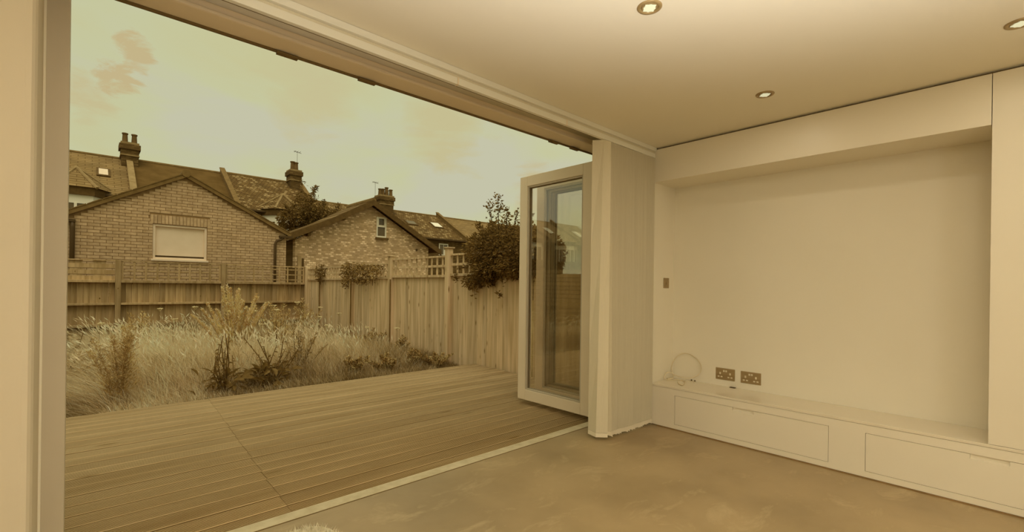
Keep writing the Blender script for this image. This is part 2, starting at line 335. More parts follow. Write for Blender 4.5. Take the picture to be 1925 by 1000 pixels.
boxo('jamb', 'frame_paint', fr, 3.66, 3.70, 2.44, 2.54, 0, 2.363, bv=.003)
for x in (.70, 1.13, 2.72, 2.98): boxo('door_guide', 'seal', fr, x, x+.10, 2.515, 2.545, 2.344, 2.354)

# curtain track with a groove along its face
tk = empty('curtain_track', (1.7, YW, H)); tag(tk, 'long white curtain track fixed along the ceiling above the opening', 'curtain track')
def tb(name, mat, *b):
    o = boxo(name, mat, None, *b, bv=.002); o.parent = tk; o.matrix_parent_inverse = Matrix.Translation(tk.location).inverted(); return o
tb('upper_rail', 'track_white', -.12, XW-.004, YW-.030, YW+.008, 2.366, H-.001)
tb('groove', 'curtain_fabric', -.12, XW-.004, YW-.012, YW+.006, 2.350, 2.366)
tb('lower_rail', 'track_white', -.12, XW-.004, YW-.018, YW+.008, 2.312, 2.350)
tb('wire', 'seal', -.12, XW-.004, YW+.014, YW+.018, 2.314, 2.322)
for x in (1.52, 2.45): tb('joint_clip', 'frame_paint', x, x+.012, YW-.021, YW+.009, 2.311, 2.351)

# ------------------------------------------------------------------ folding door leaves
def leaf(n, X, y0, y1, label):
    r = empty('door_%d' % n, (X, y0, 0)); tag(r, label, kind='structure')
    z0, z1, T, Wd = .018, 2.316, .068, .105; w_ = y1-y0
    for (a, b) in ((0, Wd), (w_-Wd, w_)): boxo('stile', 'frame_paint', r, 0, T, a, b, z0, z1, bv=.004)
    boxo('rail', 'frame_paint', r, 0, T, Wd, w_-Wd, z1-Wd, z1, bv=.004); boxo('rail', 'frame_paint', r, 0, T, Wd, w_-Wd, z0, z0+Wd, bv=.004)
    b = .016; a0, a1, c0, c1 = Wd, w_-Wd, z0+Wd, z1-Wd
    for (p, q, u, v) in ((a0, a0+b, c0, c1), (a1-b, a1, c0, c1), (a0+b, a1-b, c0, c0+b), (a0+b, a1-b, c1-b, c1)):
        boxo('glazing_bead', 'frame_inner', r, .006, .030, p, q, u, v, bv=.004); boxo('glazing_bead', 'frame_inner', r, .046, .064, p, q, u, v, bv=.003)
    boxo('pane', 'door_glass', r, .034, .042, a0+.002, a1-.002, c0+.002, c1-.002)
    boxo('gasket', 'seal', r, .030, .034, a0, a1, c1-b-.006, c1); boxo('gasket', 'seal', r, .030, .034, a0, a0+b+.005, c0, c1); boxo('gasket', 'seal', r, .030, .034, a1-b-.004, a1, c0, c1)
    for z in (.35, 1.25, 2.0): MB().tube([(T+.008, w_-.004, z), (T+.008, w_-.004, z+.09)], .009, 8).build('hinge', 'frame_paint', r)
    boxo('top_seal', 'frame_inner', r, .02, .05, .25, .34, z1, z1+.006); boxo('top_seal', 'frame_inner', r, .02, .05, .62, .78, z1, z1+.006)
    return r
leaf(1, 3.335, 2.575, 3.510, 'front folding door leaf, glazed and cream framed, swung out over the deck')
leaf(2, 3.530, 2.560, 3.455, 'second folded glazed door leaf directly behind the front leaf')
leaf(3, 3.640, 2.620, 3.500, 'third folded glazed door leaf deep in the stack')
leaf(4, 3.735, 2.630, 3.520, 'rearmost folded glazed door leaf nearest the outer wall')

# ------------------------------------------------------------------ pleated curtain stacked at the corner
def curtain():
    r = empty('pleated_curtain', (3.3, YW, 0)); tag(r, 'pale pleated vertical curtain gathered in the corner beside the built-in wall', 'curtain')
    def plan(t):   # t: 0 at the floor, 1 at the track
        mixp = lambda p, q: (p[0]+(q[0]-p[0])*t, p[1]+(q[1]-p[1])*t)
        lead = [mixp((2.955, 2.290), (2.846, 2.199)), mixp((2.926, 2.192), (2.893, 2.131)), mixp((2.987, 2.126), (2.975, 2.121)), mixp((3.030, 2.158), (2.990, 2.152))]
        pts = list(lead); x = lead[-1][0]; n = 60; x1 = 3.628
        rr = random.Random(3)
        for i in range(1, n+1):
            u = i/n; xx = x+(x1-x)*u
            y = 2.142+(-.016 if i % 2 else .020)*(.9+.2*rr.random()) + (.012*math.sin(u*9)*(1-t)) * (1-u) - .010*u
            pts.append((xx+rr.uniform(-.0012, .0012), y))
        return pts
    zs = [.018, .055, .057, .7, 1.5, 2.310]
    me_v = []; me_f = []; n = None
    for z in zs:
        P = plan((z/2.312)); n = len(P); j = random.Random(5)
        for (x, y) in P: me_v.append((x-3.3, y-YW, z+(j.uniform(-.006, .008) if z < .02 else 0)))
    def strip(name, mat, i0, i1, th_):
        f = [(k*n+i, k*n+i+1, (k+1)*n+i+1, (k+1)*n+i) for k in range(i1-i0) for i in range(n-1)]
        o = raw(name, me_v[i0*n:(i1+1)*n], f, mat, r); s_ = o.modifiers.new('thick', 'SOLIDIFY'); s_.thickness = th_; s_.offset = 0
        return o
    strip('hem', 'curtain_hem', 0, 1, .0022); strip('fabric', 'curtain_fabric', 2, 5, .0016)
    MB().tube([(2.915-3.3, 2.255-YW, 2.312), (2.93-3.3, 2.225-YW, 2.333)], .003, 6).build('tieback_cord', 'track_white', r)
    h = MB()
    for i in range(8): x = 2.95+i*.012-3.3; h.tube([(x, .0, 2.300), (x, .0, 2.322)], .0022, 5)
    h.build('hooks', 'track_white', r)
curtain()

# ------------------------------------------------------------------ built-in storage bench
def bench():
    r = empty('storage_bench', (XW, 0, 0)); tag(r, 'low white built-in bench with flush drawers along the right wall', 'bench')
    Z0, Z1 = .010, .3392; g = .0022; D = .022
    dr = [(.827, 1.918), (-.462, .631), (-1.75, -.657)]; dz0, dz1 = .047, .288
    # face frame with openings
    ys = [YW-.001]
    for (a, b) in dr: ys += [b, a]
    ys += [YB+.02]
    for i in range(0, len(ys), 2): boxo('stile', 'cabinet_paint', r, 0, D, ys[i+1], ys[i], dz0, dz1)
    boxo('top_rail', 'cabinet_paint', r, 0, D, YB+.02, YW-.001, dz1, Z1); boxo('bottom_rail', 'cabinet_paint', r, 0, D, YB+.02, YW-.001, Z0, dz0)
    boxo('carcass', 'shadow_recess', r, D+.002, XN-XW, YB+.02, YW-.001, 0.0, Z1-.002)
    for (a, b) in dr:
        c = (a+b)/2; hw = .076; hh = .026
        a2, b2, t2, u2 = a+g, b-g, dz1-g, dz0+g
        d = MB(); d.box(.001, D-.001, a2, c-hw, u2, t2); d.box(.001, D-.001, c+hw, b2, u2, t2); d.box(.001, D-.001, c-hw, c+hw, u2, t2-hh)
        dd = d.build('drawer', 'cabinet_paint', r)
        p = MB().prism([(.0012, t2-hh), (D-.009, t2-hh+.005), (D-.009, t2), (D, t2), (D, t2-hh-.004), (.0012, t2-hh-.004)], 1, c-hw+.0005, c+hw-.0005)
        pv = p; pv.build('finger_pull', 'cabinet_paint', dd)
    return r
bench()
wt = boxo('bench_top', 'worktop_gloss', None, XW-.002, XN-.001, YB+.02, YW-.001, .341, .358, bv=.0015)
me = wt.data
tag(wt, 'glossy white worktop running along the low bench in the niche', 'worktop')
sl = boxo('floor_sealant', 'mortar', None, XW-.004, XW+.018, -2.2, 2.08, 0, .008); tag(sl, 'thin crumbling sealant line at the foot of the bench', 'sealant')
for v in sl.data.vertices: pass

# sockets, switch
def socket(y0, y1, z0, z1, label):
    X = XN; r = empty('double_socket', (X, (y0+y1)/2, (z0+z1)/2)); tag(r, label, 'socket', 'double sockets in the niche')
    hw, hh = (y1-y0)/2, (z1-z0)/2
    bevel(boxo('plate', 'brushed_metal', r, -.006, 0, -hw, hw, -hh, hh), .002)
    for s in (-1, 1):
        c = s*hw*.52
        boxo('earth_slot', 'socket_white', r, -.0085, -.0055, c-.006, c+.006, -.004, .014)
        for q in (-1, 1): boxo('pin_slot', 'socket_white', r, -.0085, -.0055, c+q*.0125-.0075, c+q*.0125+.0075, -.029, -.019)
        bevel(boxo('rocker', 'socket_white', r, -.011, -.0055, s*.0095-.007, s*.0095+.007, .018, .034), .002)
    return r
socket(1.580, 1.739, .412, .510, 'brushed metal double wall socket nearer the curtain, above the bench')
socket(1.376, 1.532, .412, .508, 'brushed metal double wall socket farther from the curtain, above the bench')
sw = empty('light_switch', (3.868, YW, 1.231)); tag(sw, 'small brushed metal light switch on the niche side panel', 'switch')
bevel(boxo('plate', 'brushed_metal', sw, -.046, .046, -.006, 0, -.046, .046), .002); bevel(boxo('rocker', 'bezel_metal', sw, -.006, .006, -.011, -.005, -.012, .012), .002)

# cable, plugs
cp = [(3.87, 2.115, .363), (3.93, 2.09, .372), (3.965, 2.115, .41), (3.97, 2.13, .46), (3.975, 2.10, .54), (3.98, 2.03, .595), (3.985, 1.95, .592), (3.985, 1.88, .545), (3.98, 1.855, .48), (3.97, 1.89, .415), (3.95, 1.98, .385),
      (3.93, 2.07, .40), (3.90, 2.11, .425), (3.86, 2.125, .41), (3.83, 2.12, .375), (3.84, 2.09, .3625), (3.90, 2.06, .3625), (3.93, 2.02, .3625), (3.90, 1.965, .3625), (3.83, 1.935, .3625), (3.74, 1.90, .3625), (3.76, 1.945, .3625), (3.84, 2.00, .3625)]
def smooth_path(p, n=6):
    P = [Vector(q) for q in p]; P = [P[0]]+P+[P[-1]]; res = []
    for i in range(1, len(P)-2):
        for k in range(n):
            t = k/n; a, b, c, d = P[i-1], P[i], P[i+1], P[i+2]
            res.append(.5*((2*b)+(c-a)*t+(2*a-5*b+4*c-d)*t*t+(3*b-a-3*c+d)*t**3))
    res.append(P[-2]); return res
cb_ = empty('loose_cable', (3.87, 2.05, .358)); tag(cb_, 'thin white loose cable looping up off the bench top in the corner', 'cable')
o = MB().tube([p-Vector((3.87, 2.05, .358)) for p in smooth_path(cp)], .0038, 8).build('wire', 'cable_white', cb_, smooth=True)
MB().tube([(-.005, .064, .006), (.05, .045, .010)], .009, 8).build('plug', 'cable_white', cb_)
for i, (x, y) in enumerate(((3.965, 1.935), (3.955, 1.900))):
    r = empty('cable_connector', (x, y, .358)); tag(r, ('small dark cable connector on the bench, nearer the loose cable' if i == 0 else 'small dark cable connector on the bench, nearer the sockets'), 'connector', 'connectors on the bench')
    MB().tube([(0, 0, 0), (0, 0, .009)], .007, 10).build('base', 'socket_white', r); MB().lathe([(.0055, .009), (.0065, .012), (.0065, .019), (.0001, .021)], sides=10).build('tip', 'dark_plastic', r)
gr = MB().box(3.985, 4.008, 1.57, 1.615, .358, .363).build('cable_slot', 'dark_plastic'); tag(gr, 'tiny dark cable slot at the back of the bench below the sockets', 'cable slot')

# downlights
def downlight(x, y, label, group=None, power=9):
    r = empty('downlight', (x, y, H)); tag(r, label, 'ceiling light', group or 'recessed ceiling downlights')
    MB().lathe([(.0525, 0), (.0525, -.003), (.050, -.006), (.040, -.007), (.036, -.004), (.034, .001)], sides=36).build('bezel', 'bezel_metal', r, smooth=True)
    MB().lathe([(.034, .001), (.034, -.003), (.030, -.005), (.027, -.003), (.0001, -.001)], sides=32).build('inner_ring', 'bezel_metal', r, smooth=True)
    st = MB(); n = 16; pts = []
    for i in range(n):
        a = 2*math.pi*i/n; rad = (.032, .024, .026, .024)[i % 4]; pts.append((rad*math.cos(a), rad*math.sin(a)))
    st.prism(pts, 2, -.0075, -.004).build('lamp', 'lamp_glow', r)
    ld = bpy.data.lights.new('downlight_lamp', 'AREA'); ld.shape = 'DISK'; ld.size = .07; ld.energy = power; ld.color = (1, .90, .70)
    lo = bpy.data.objects.new('downlight_lamp', ld); COL.objects.link(lo); lo.parent = r; lo.location = (0, 0, -.012)
LP = 1.2; FILL_A = 310; FILL_B = 27
downlight(1.779, 1.078, 'bright recessed downlight at the top edge of the picture', power=LP)
downlight(3.095, 1.062, 'recessed downlight in the ceiling closest to the built-in wall corner', power=LP)
downlight(3.077, -.007, 'recessed downlight cut by the right edge of the picture', power=LP)
for (x, y) in ((.46, 1.07), (.46, 0), (1.78, 0), (.46, -1.07), (1.78, -1.07), (3.08, -1.07), (.46, -2.14), (1.78, -2.14), (3.08, -2.14)):
    downlight(x, y, 'recessed downlight in the ceiling out of the picture', 'downlights out of the picture', power=LP)

# added fill lights, unseen, beside and behind the camera, to brighten the room
def fill_uplight(x, y, label, power, zl=.78):
    r = empty('fill_uplight_stand', (x, y, 0)); tag(r, label, 'lamp', 'added fill lights out of the picture')
    MB().lathe([(.0001, .02), (.12, .018), (.125, .008), (.125, 0), (.0001, 0)], sides=28).build('base', 'bezel_metal', r, smooth=True); MB().tube([(0, 0, .02), (0, 0, zl-.10)], .010, 10).build('pole', 'bezel_metal', r)
    MB().lathe([(.0001, zl-.11), (.05, zl-.105), (.10, zl-.07), (.13, zl-.03), (.126, zl-.03), (.096, zl-.066), (.0001, zl-.10)], sides=28).build('fill_uplight_bowl', 'bezel_metal', r, smooth=True)
    ld = bpy.data.lights.new('fill_uplight_bulb', 'SPOT'); ld.shadow_soft_size = .10; ld.energy = power; ld.color = FILL_COLOR; ld.spot_size = math.radians(128); ld.spot_blend = .6
    lo = bpy.data.objects.new('fill_uplight_bulb', ld); COL.objects.link(lo); lo.parent = r; lo.location = (0, 0, zl); lo.rotation_euler = (math.pi, 0, 0)
FILL_COLOR = (1, .98, .93)
def fill_globe(x, y, label, power, zl=.80):  # invented globe light, unseen, to brighten the walls
    r = empty('fill_globe_stand', (x, y, 0)); tag(r, label, 'lamp')
    MB().lathe([(.0001, .02), (.12, .018), (.125, .008), (.125, 0), (.0001, 0)], sides=28).build('base', 'bezel_metal', r, smooth=True); MB().tube([(0, 0, .02), (0, 0, zl-.15)], .010, 10).build('pole', 'bezel_metal', r)
    MB().lathe([(.012, zl-.18), (.035, zl-.15), (.04, zl-.135)], sides=16).build('fill_globe_holder', 'bezel_metal', r)
    ld = bpy.data.lights.new('fill_globe_bulb', 'POINT'); ld.shadow_soft_size = .34; ld.energy = power; ld.color = FILL_COLOR
    lo = bpy.data.objects.new('fill_globe_bulb', ld); COL.objects.link(lo); lo.parent = r; lo.location = (0, 0, zl)
fill_uplight(.45, -.40, 'added fill light aimed up, unseen beside the camera', FILL_A)
fill_uplight(.95, -.45, 'added fill light aimed up, unseen close behind the camera', FILL_A*.10)
fill_globe(.20, -2.0, 'added globe fill light, unseen behind the camera', FILL_B)

# wool rug whose edge shows at the bottom of the picture
def rug():
    r = empty('wool_rug', (.45, 1.75, 0)); tag(r, 'pale shaggy rug just peeping in at the bottom of the picture', 'rug')
    n = 40; top = []
    c = MB(); outl = []
    for i in range(n):
        a = 2*math.pi*i/n; x = .27*math.cos(a)*(1+.06*math.sin(3*a)); y = .64*math.sin(a)
        q = .62; outl.append((x*math.cos(q)+y*math.sin(q), -x*math.sin(q)+y*math.cos(q)))
    c.prism(outl, 2, 0.001, .022).build('backing', 'rug_wool', r)
    V = []; Fc = []
    for i in range(9000):
        a = random.random()*2*math.pi; s = math.sqrt(random.random()); k = int(a/(2*math.pi)*n) % n
        p, q = outl[k], outl[(k+1) % n]; t = a/(2*math.pi)*n-int(a/(2*math.pi)*n)
        x = (p[0]*(1-t)+q[0]*t)*s; y = (p[1]*(1-t)+q[1]*t)*s; d = Vector((random.uniform(-1, 1), random.uniform(-1, 1), 1.6)).normalized()*.028
        b = len(V); w_ = .0025; an = random.random()*6.28
        V += [(x-w_*math.cos(an), y-w_*math.sin(an), .018), (x+w_*math.cos(an), y+w_*math.sin(an), .018), (x+d.x, y+d.y, .018+d.z)]; Fc.append((b, b+1, b+2))
    tag(raw('pile', V, Fc, 'rug_wool', r), kind='stuff')
rug()

# ================================================================== THE GARDEN
GZ = -.12
o = MB().box(-80, 120, 2.62, 90, -.6, GZ).build('garden_ground', 'soil'); tag(o, 'bare earth under the overgrown grass', kind='structure')

# deck of ribbed boards
def deck():
    r = empty('deck', (0, 0, 0)); tag(r, 'weathered ribbed timber deck outside the folding doors', kind='structure')
    wv, th_, nr = .1375, .026, 11; zt = -.030
    def board(length):
        m = MB(); prof = [(0, -th_), (0, -.004)]
        p = wv/nr
        for i in range(nr):
            y = i*p; prof += [(y+.0008, 0), (y+p*.44, 0), (y+p*.50, -.0085), (y+p*.95, -.0085)]
        prof += [(wv, -.0085), (wv, -th_)]
        k = len(prof); vs = [(0, a, b) for a, b in prof]+[(length, a, b) for a, b in prof]
        m.add(vs, [(i, i+1, k+i+1, k+i) for i in range(k-1)]+[tuple(range(k)), tuple(range(2*k-1, k-1, -1))])
        me = bpy.data.meshes.new('deck_board'); me.from_pydata(m.v, [], m.f); me.materials.append(MATS['deck_wood']); me.materials.append(MATS['deck_groove_shade'])
        for pl in me.polygons:
            if len(pl.vertices) == 4 and any(me.vertices[v].co.z < -.0083 for v in pl.vertices): pl.material_index = 1
        bm = bmesh.new(); bm.from_mesh(me); bmesh.ops.recalc_face_normals(bm, faces=bm.faces); bm.to_mesh(me); bm.free(); return me
    A, B = board(3.2), board(3.50); y = 2.546; i = 0
    while y < 5.68:
        jx = .822+.045*(y-2.6)+random.uniform(-.004, .004)
        for (me, x) in ((A, jx-3.2-.0018), (B, jx+.0018)):
            inst('deck_board', me, r, (x, y, zt+random.uniform(-.0015, .0015)), (random.uniform(-.006, .006), 0, random.uniform(-.0006, .0006)))
        y += wv+(.010 if random.random() < .6 else .017); i += 1
    boxo('deck_gap_shade', 'deck_under_shade', r, -2.4, 4.36, 2.535, 5.66, GZ-.05, -.060)  # solid dark block that puts shade into the board gaps
deck()

# ---- fences
def box_mesh(name, x, y, z, mat, bvl=0):
    me = bpy.data.meshes.new(name); m = MB().box(-x/2, x/2, -y/2, y/2, 0, z); me.from_pydata(m.v, [], m.f); me.materials.append(MATS[mat]); me.update()
    bm = bmesh.new(); bm.from_mesh(me); bmesh.ops.recalc_face_normals(bm, faces=bm.faces)
    if bvl: bmesh.ops.bevel(bm, geom=bm.edges, offset=bvl, segments=1, affect='EDGES')
    bm.to_mesh(me); bm.free(); return me
def back_fence():
    Y = 13.10; r = empty('back_fence', (1.0, Y, GZ)); tag(r, 'weathered featheredge fence with a trellis top across the end of the garden', 'fence')
    m = 'fence_wood_old'; P = lambda x, y, z: (x-1.0, y, z-GZ)
    post = box_mesh('post', .095, .095, 1.75, m, .004)
    posts = [-5.32, -3.37, -1.42, .525, 2.48, 4.43]
    for x in posts: inst('post', post, r, P(x, -.02, GZ))
    bd = box_mesh('board', .104, .014, 1.28, m); x = -5.27
    while x < 4.39:
        if True:
            inst('board', bd, r, P(x, .045+random.uniform(-.003, .003), GZ+.02+random.uniform(-.01, .01)), (0, random.uniform(-.008, .008), .16))
        x += .098+random.uniform(-.004, .004)
    for a, b in zip(posts[:-1], posts[1:]):
        for (z, h, d) in ((.20, .05, .06), (.660, .045, .06), (1.140, .055, .07)):
            boxo('rail', m, r, a+.05-1, b-.05-1, -.03-d/2, .035, z-GZ, z+h-GZ, bv=.004)
        t = empty('trellis', (0, 0, 0)); t.parent = r
        boxo('cap_rail', m, t, a+.05-1, b-.05-1, -.025, .025, 1.600-GZ, 1.622-GZ)
        open_ = a < .5
        n = 5 if open_ else 9
        for i in range(n+1 if not open_ else n):
            xx = a+.07+(b-a-.14)*i/n if not open_ else a+.20+(b-a-.14)*i/n
            boxo('slat', m, t, xx-1-(.018 if not open_ else .10), xx-1+(.018 if not open_ else .10), -.016 if not open_ else .004, -.004 if not open_ else .016, 1.195-GZ, 1.600-GZ)
        for z in (1.262, 1.395, 1.528) if not open_ else (1.235, 1.36, 1.49):
            hh = .014 if not open_ else .044
            boxo('slat', m, t, a+.05-1, b-.05-1, -.002, .008, z-hh-GZ, z+hh-GZ)
back_fence()

def side_fence():
    X = 4.45; r = empty('side_fence', (X, 7, GZ)); tag(r, 'pale vertical board fence with trellis and posts along the right of the garden', 'fence')
    m = 'fence_wood'; P = lambda x, y, z: (x, y-7, z-GZ)
    posts = [(2.70, 1.80), (4.50, 1.80), (6.36, 1.79), (8.32, 1.725), (10.15, 1.63), (12.04, 1.61), (13.0, 1.62)]
    ph = box_mesh('post', .10, .10, 1.0, m, .004)
    for (y, z) in posts: inst('post', ph, r, P(-.015, y, GZ-.02), sc=(1, 1, z-GZ+.02))
    for (y, z) in posts[3:6]: boxo('post_shadow_strip', 'verge_tile', r, -.075, -.05, y-7-.060, y-7-.044, 0, 1.28-GZ)  # dark strip beside the post, standing in for its shadow line
    for (y, z) in posts[2:5]: boxo('post_cap', m, r, -.085, .055, y-7-.07, y-7+.07, z-GZ, z-GZ+.02, bv=.005)
    bd = box_mesh('board', .014, .128, 1.0, m)
    for (a, za), (b, zb) in zip(posts[:-1], posts[1:]):
        ztop = {2.70: 1.345, 4.50: 1.345, 6.36: 1.325, 8.32: 1.30, 10.15: 1.28, 12.04: 1.27}[a]; y = a+.11
        while y < b-.04:
            inst('board', bd, r, P(.022+random.uniform(-.004, .004), y, GZ-.02), (random.uniform(-.004, .004), 0, .05), (1, 1, ztop-GZ+.02+random.uniform(-.006, .004))); y += .118
        if a > 4:
            t = empty('trellis'); t.parent = r; tt = ztop+(.355 if a < 8 else .31)
            boxo('frame_rail', m, t, -.02, .03, a-7+.05, b-7-.05, tt-.03-GZ, tt-GZ); boxo('frame_rail', m, t, -.025, .03, a-7+.05, b-7-.05, ztop-.012-GZ, ztop+.03-GZ)
            boxo('slat', m, t, -.004, .012, a-7+.05, b-7-.05, (ztop+tt)/2-.018-GZ, (ztop+tt)/2+.022-GZ)
            n = 11
            for i in range(1, n): 
                yy = a-7+.05+(b-a-.1)*i/n; boxo('slat', m, t, .006, .02, yy-.02, yy+.02, ztop+.03-GZ, tt-.03-GZ)
side_fence()
def left_fence():   # seen only mirrored in the door glass
    X = -2.45; r = empty('slatted_fence', (X, 8, GZ)); tag(r, 'horizontal slatted fence along the left of the garden, mirrored in the door glass', 'fence')
    ph = box_mesh('post', .09, .09, 1.8, 'fence_wood_old'); sl_ = box_mesh('slat', .02, 2.0, .09, 'fence_wood_old')
    for k in range(6):
        inst('post', ph, r, (-.06, -5.2+2*k, 0))
        if k < 5:
            for i in range(16): inst('slat', sl_, r, (0, -4.2+2*k, .03+i*.108))
left_fence()

# ------------------------------------------------------------------ plants
def orth(d):
    d = d/np.linalg.norm(d, axis=1, keepdims=True); a = np.tile(np.array([[0., 0, 1]]), (len(d), 1)); bad = np.abs(d[:, 2]) > .95; a[bad] = (1, 0, 0)
    s = np.cross(d, a); s /= np.linalg.norm(s, axis=1, keepdims=True); return d, s, np.cross(s, d)
def leaves(name, pos, dirs, length, width, mat, parent, roll=True, kind='stuff', mats=None):
    """many small folded leaves in one mesh"""
    pos = np.asarray(pos, float); dirs = np.asarray(dirs, float); n = len(pos); d, s, u = orth(dirs)
    if roll:
        a = rng.uniform(0, 6.28, (n, 1)); s, u = s*np.cos(a)+u*np.sin(a), -s*np.sin(a)+u*np.cos(a)
    Ln = np.asarray(length).reshape(-1, 1)*np.ones((n, 1)); Wn = np.asarray(width).reshape(-1, 1)*np.ones((n, 1))
    v = np.empty((n, 4, 3)); v[:, 0] = pos; v[:, 1] = pos+d*Ln*.45+s*Wn*.5+u*Wn*.15; v[:, 2] = pos+d*Ln-u*Ln*.12; v[:, 3] = pos+d*Ln*.45-s*Wn*.5+u*Wn*.15
    me = bpy.data.meshes.new(name); me.vertices.add(n*4); me.vertices.foreach_set('co', v.reshape(-1))
    f = np.empty((n, 2, 3), int); b = np.arange(n)*4; f[:, 0] = np.stack([b, b+1, b+2], 1); f[:, 1] = np.stack([b, b+2, b+3], 1)
    me.loops.add(n*6); me.loops.foreach_set('vertex_index', f.reshape(-1)); me.polygons.add(n*2)
    me.polygons.foreach_set('loop_start', np.arange(n*2)*3); me.polygons.foreach_set('loop_total', np.full(n*2, 3))
    for m in (mats or [mat]): me.materials.append(MATS[m])
    if mats: me.polygons.foreach_set('material_index', np.repeat(rng.integers(0, len(mats), n), 2))
    me.update(); me.validate(); o = bpy.data.objects.new(name, me); COL.objects.link(o); o.parent = parent
    if kind: o['kind'] = kind
    return o
def blades(name, base, h, lean, w, midx, mats, parent=None):
    """arching grass blades: base (n,3), h (n), lean (n,2) horizontal tip offset, w (n)"""
    n = len(base); a = rng.uniform(0, 6.28, n); s = np.stack([np.cos(a), np.sin(a), np.zeros(n)], 1)*w[:, None]/2
    def at(t):
        p = base.copy(); p[:, 2] += h*(t-.18*t*t*np.linalg.norm(lean, axis=1)/np.maximum(h, .01)); p[:, :2] += lean*(t**2)[:, None] if hasattr(t, '__len__') else lean*t*t; return p
    v = np.empty((n, 7, 3)); v[:, 0] = base-s; v[:, 1] = base+s
    p = at(.45); v[:, 2] = p-s*.85; v[:, 3] = p+s*.85; p = at(.78); v[:, 4] = p-s*.6; v[:, 5] = p+s*.6; v[:, 6] = at(1.0)
    b = np.arange(n)*7; f = np.stack([np.stack([b+i, b+j, b+k], 1) for (i, j, k) in ((0, 1, 3), (0, 3, 2), (2, 3, 5), (2, 5, 4), (4, 5, 6))], 1)
    me = bpy.data.meshes.new(name); me.vertices.add(n*7); me.vertices.foreach_set('co', v.reshape(-1)); me.loops.add(n*15); me.loops.foreach_set('vertex_index', f.reshape(-1))
    me.polygons.add(n*5); me.polygons.foreach_set('loop_start', np.arange(n*5)*3); me.polygons.foreach_set('loop_total', np.full(n*5, 3))
    for m in mats: me.materials.append(MATS[m])
    me.polygons.foreach_set('material_index', np.repeat(midx, 5)); me.update(); o = bpy.data.objects.new(name, me); COL.objects.link(o)
    if parent: o.parent = parent
    return o
def field(x, y, seed, k=.9):
    r = np.random.default_rng(seed); v = np.zeros_like(x)
    for i in range(7):
        a, b, c = r.uniform(-1, 1, 3); f = k*(1+i*.7); v += np.sin(f*(a*x*2+b*y*2)+c*7)/(1+i*.5)
    return v/3
def grass():
    n = 135000
    x = rng.uniform(-2.4, 4.40, n); y = 5.72+(13.0-5.72)*rng.random(n)**1.25
    fh = field(x, y, 3); ft = field(x, y, 11, .7)
    edge = np.clip((4.42-x)/.9, .0, 1)            # lower beside the fence on the right
    fy = np.clip((y-5.7)/.7, .35, 1)
    h = (.40+.16*fh+rng.normal(0, .07, n))*(.45+.55*edge)*fy
    h = np.clip(h, .06, .72)
    pale = ft+.5*np.exp(-((x-1.2)/.9)**2-((y-8.0)/1.8)**2)*1.6+.9*np.exp(-((x-3.1)/.6)**2-((y-8.6)/1.5)**2)-.8*np.exp(-((x+.4)/.5)**2)-.9*(y > 11.6)-.6*(x > 3.9)+rng.normal(0, .6, n)-.5*np.exp(-((y-5.8)/.35)**2)
    mid = np.where(pale > .45, 0, np.where(pale > -.45, 1, 2))
    wind = np.stack([-.12-.25*(x < .2)+.10*field(x, y, 21), -.05+.10*field(x, y, 31)], 1)
    lean = (wind+rng.normal(0, .13, (n, 2)))*(h/.4)[:, None]
    base = np.stack([x, y, np.full(n, GZ)], 1); w = rng.uniform(.0025, .0065, n)
    o = blades('tall_grass', base, h, lean, w, mid, ['grass_straw', 'grass_green', 'grass_dark']); tag(o, 'tall unmown grass gone to seed between deck and back fence', 'grass', kind='stuff')
    # seed heads
    k = 2600; i = rng.choice(np.where((mid == 0) & (h > .38))[0], k)
    pos = base[i].copy(); pos[:, 2] += h[i]*.98+rng.uniform(-.02, .16, k); pos[:, :2] += lean[i]*.9
    d = np.stack([lean[i][:, 0]*1.5, lean[i][:, 1]*1.5, np.full(k, .5)], 1)
    o2 = leaves('grass_seed_heads', pos-d/np.linalg.norm(d, axis=1, keepdims=True)*.04, d, .10, .016, 'grass_straw', None); tag(o2, 'pale feathery seed heads on the tall grass', 'grass')
grass()

def weed(name, x, y, h, label, nst, spread, lmat, leaf=.05, lw=.014, perstem=150, z0=.2, branch=.28, cat='plant', group=None, up=.7, leanx=0, mats=None, stem='stem', pts0=.15):
    r = empty(name, (x, y, GZ)); tag(r, label, cat, group); st = MB(); P = []; D = []
    for k in range(nst):
        a = random.uniform(0, 6.28); q = random.uniform(.15, 1)*spread; hh = h*random.uniform(.72, 1.0)*(1-.25*q/spread)
        tip = Vector((q*math.cos(a)+leanx*hh, q*math.sin(a)*.7, hh)); mid_ = Vector((tip.x*.35, tip.y*.35, hh*.5)); bs = Vector((tip.x*.08, tip.y*.08, 0))
        path = [bs.lerp(mid_, t).lerp(mid_.lerp(tip, t), t) for t in (0, .25, .5, .75, 1)]
        st.tube(path, [.007, .006, .005, .0035, .0015], 4, False)
        for i in range(perstem):
            t = pts0+(1-pts0)*random.random()**.8; p = bs.lerp(mid_, t).lerp(mid_.lerp(tip, t), t)
            b = random.uniform(0, 6.28); L_ = branch*(1.08-t)*random.random()*hh
            side = Vector((math.cos(b), math.sin(b), up+random.uniform(-.2, .5))).normalized(); pp = p+side*L_
            P.append(pp); D.append((side+Vector((random.uniform(-.5, .5), random.uniform(-.5, .5), random.uniform(-.1, .6)))))
            if i % 9 == 0 and L_ > .04: st.tube([p, pp], [.003, .0012], 3, False)
    st.build('stems', stem, r); leaves('leaves', P, D, rng.uniform(.6, 1.2, len(P))*leaf, rng.uniform(.7, 1.2, len(P))*lw, lmat, r, mats=mats)
    return r
weed('mugwort', 1.70, 8.1, 1.36, 'tall pale feathery weed reaching the fence trellis, tallest in the garden', 26, .66, 'weed_pale', leaf=.036, lw=.013, perstem=520, branch=.13, up=1.7, pts0=.25, mats=['weed_pale', 'grass_straw', 'weed_pale'], stem='grass_green')
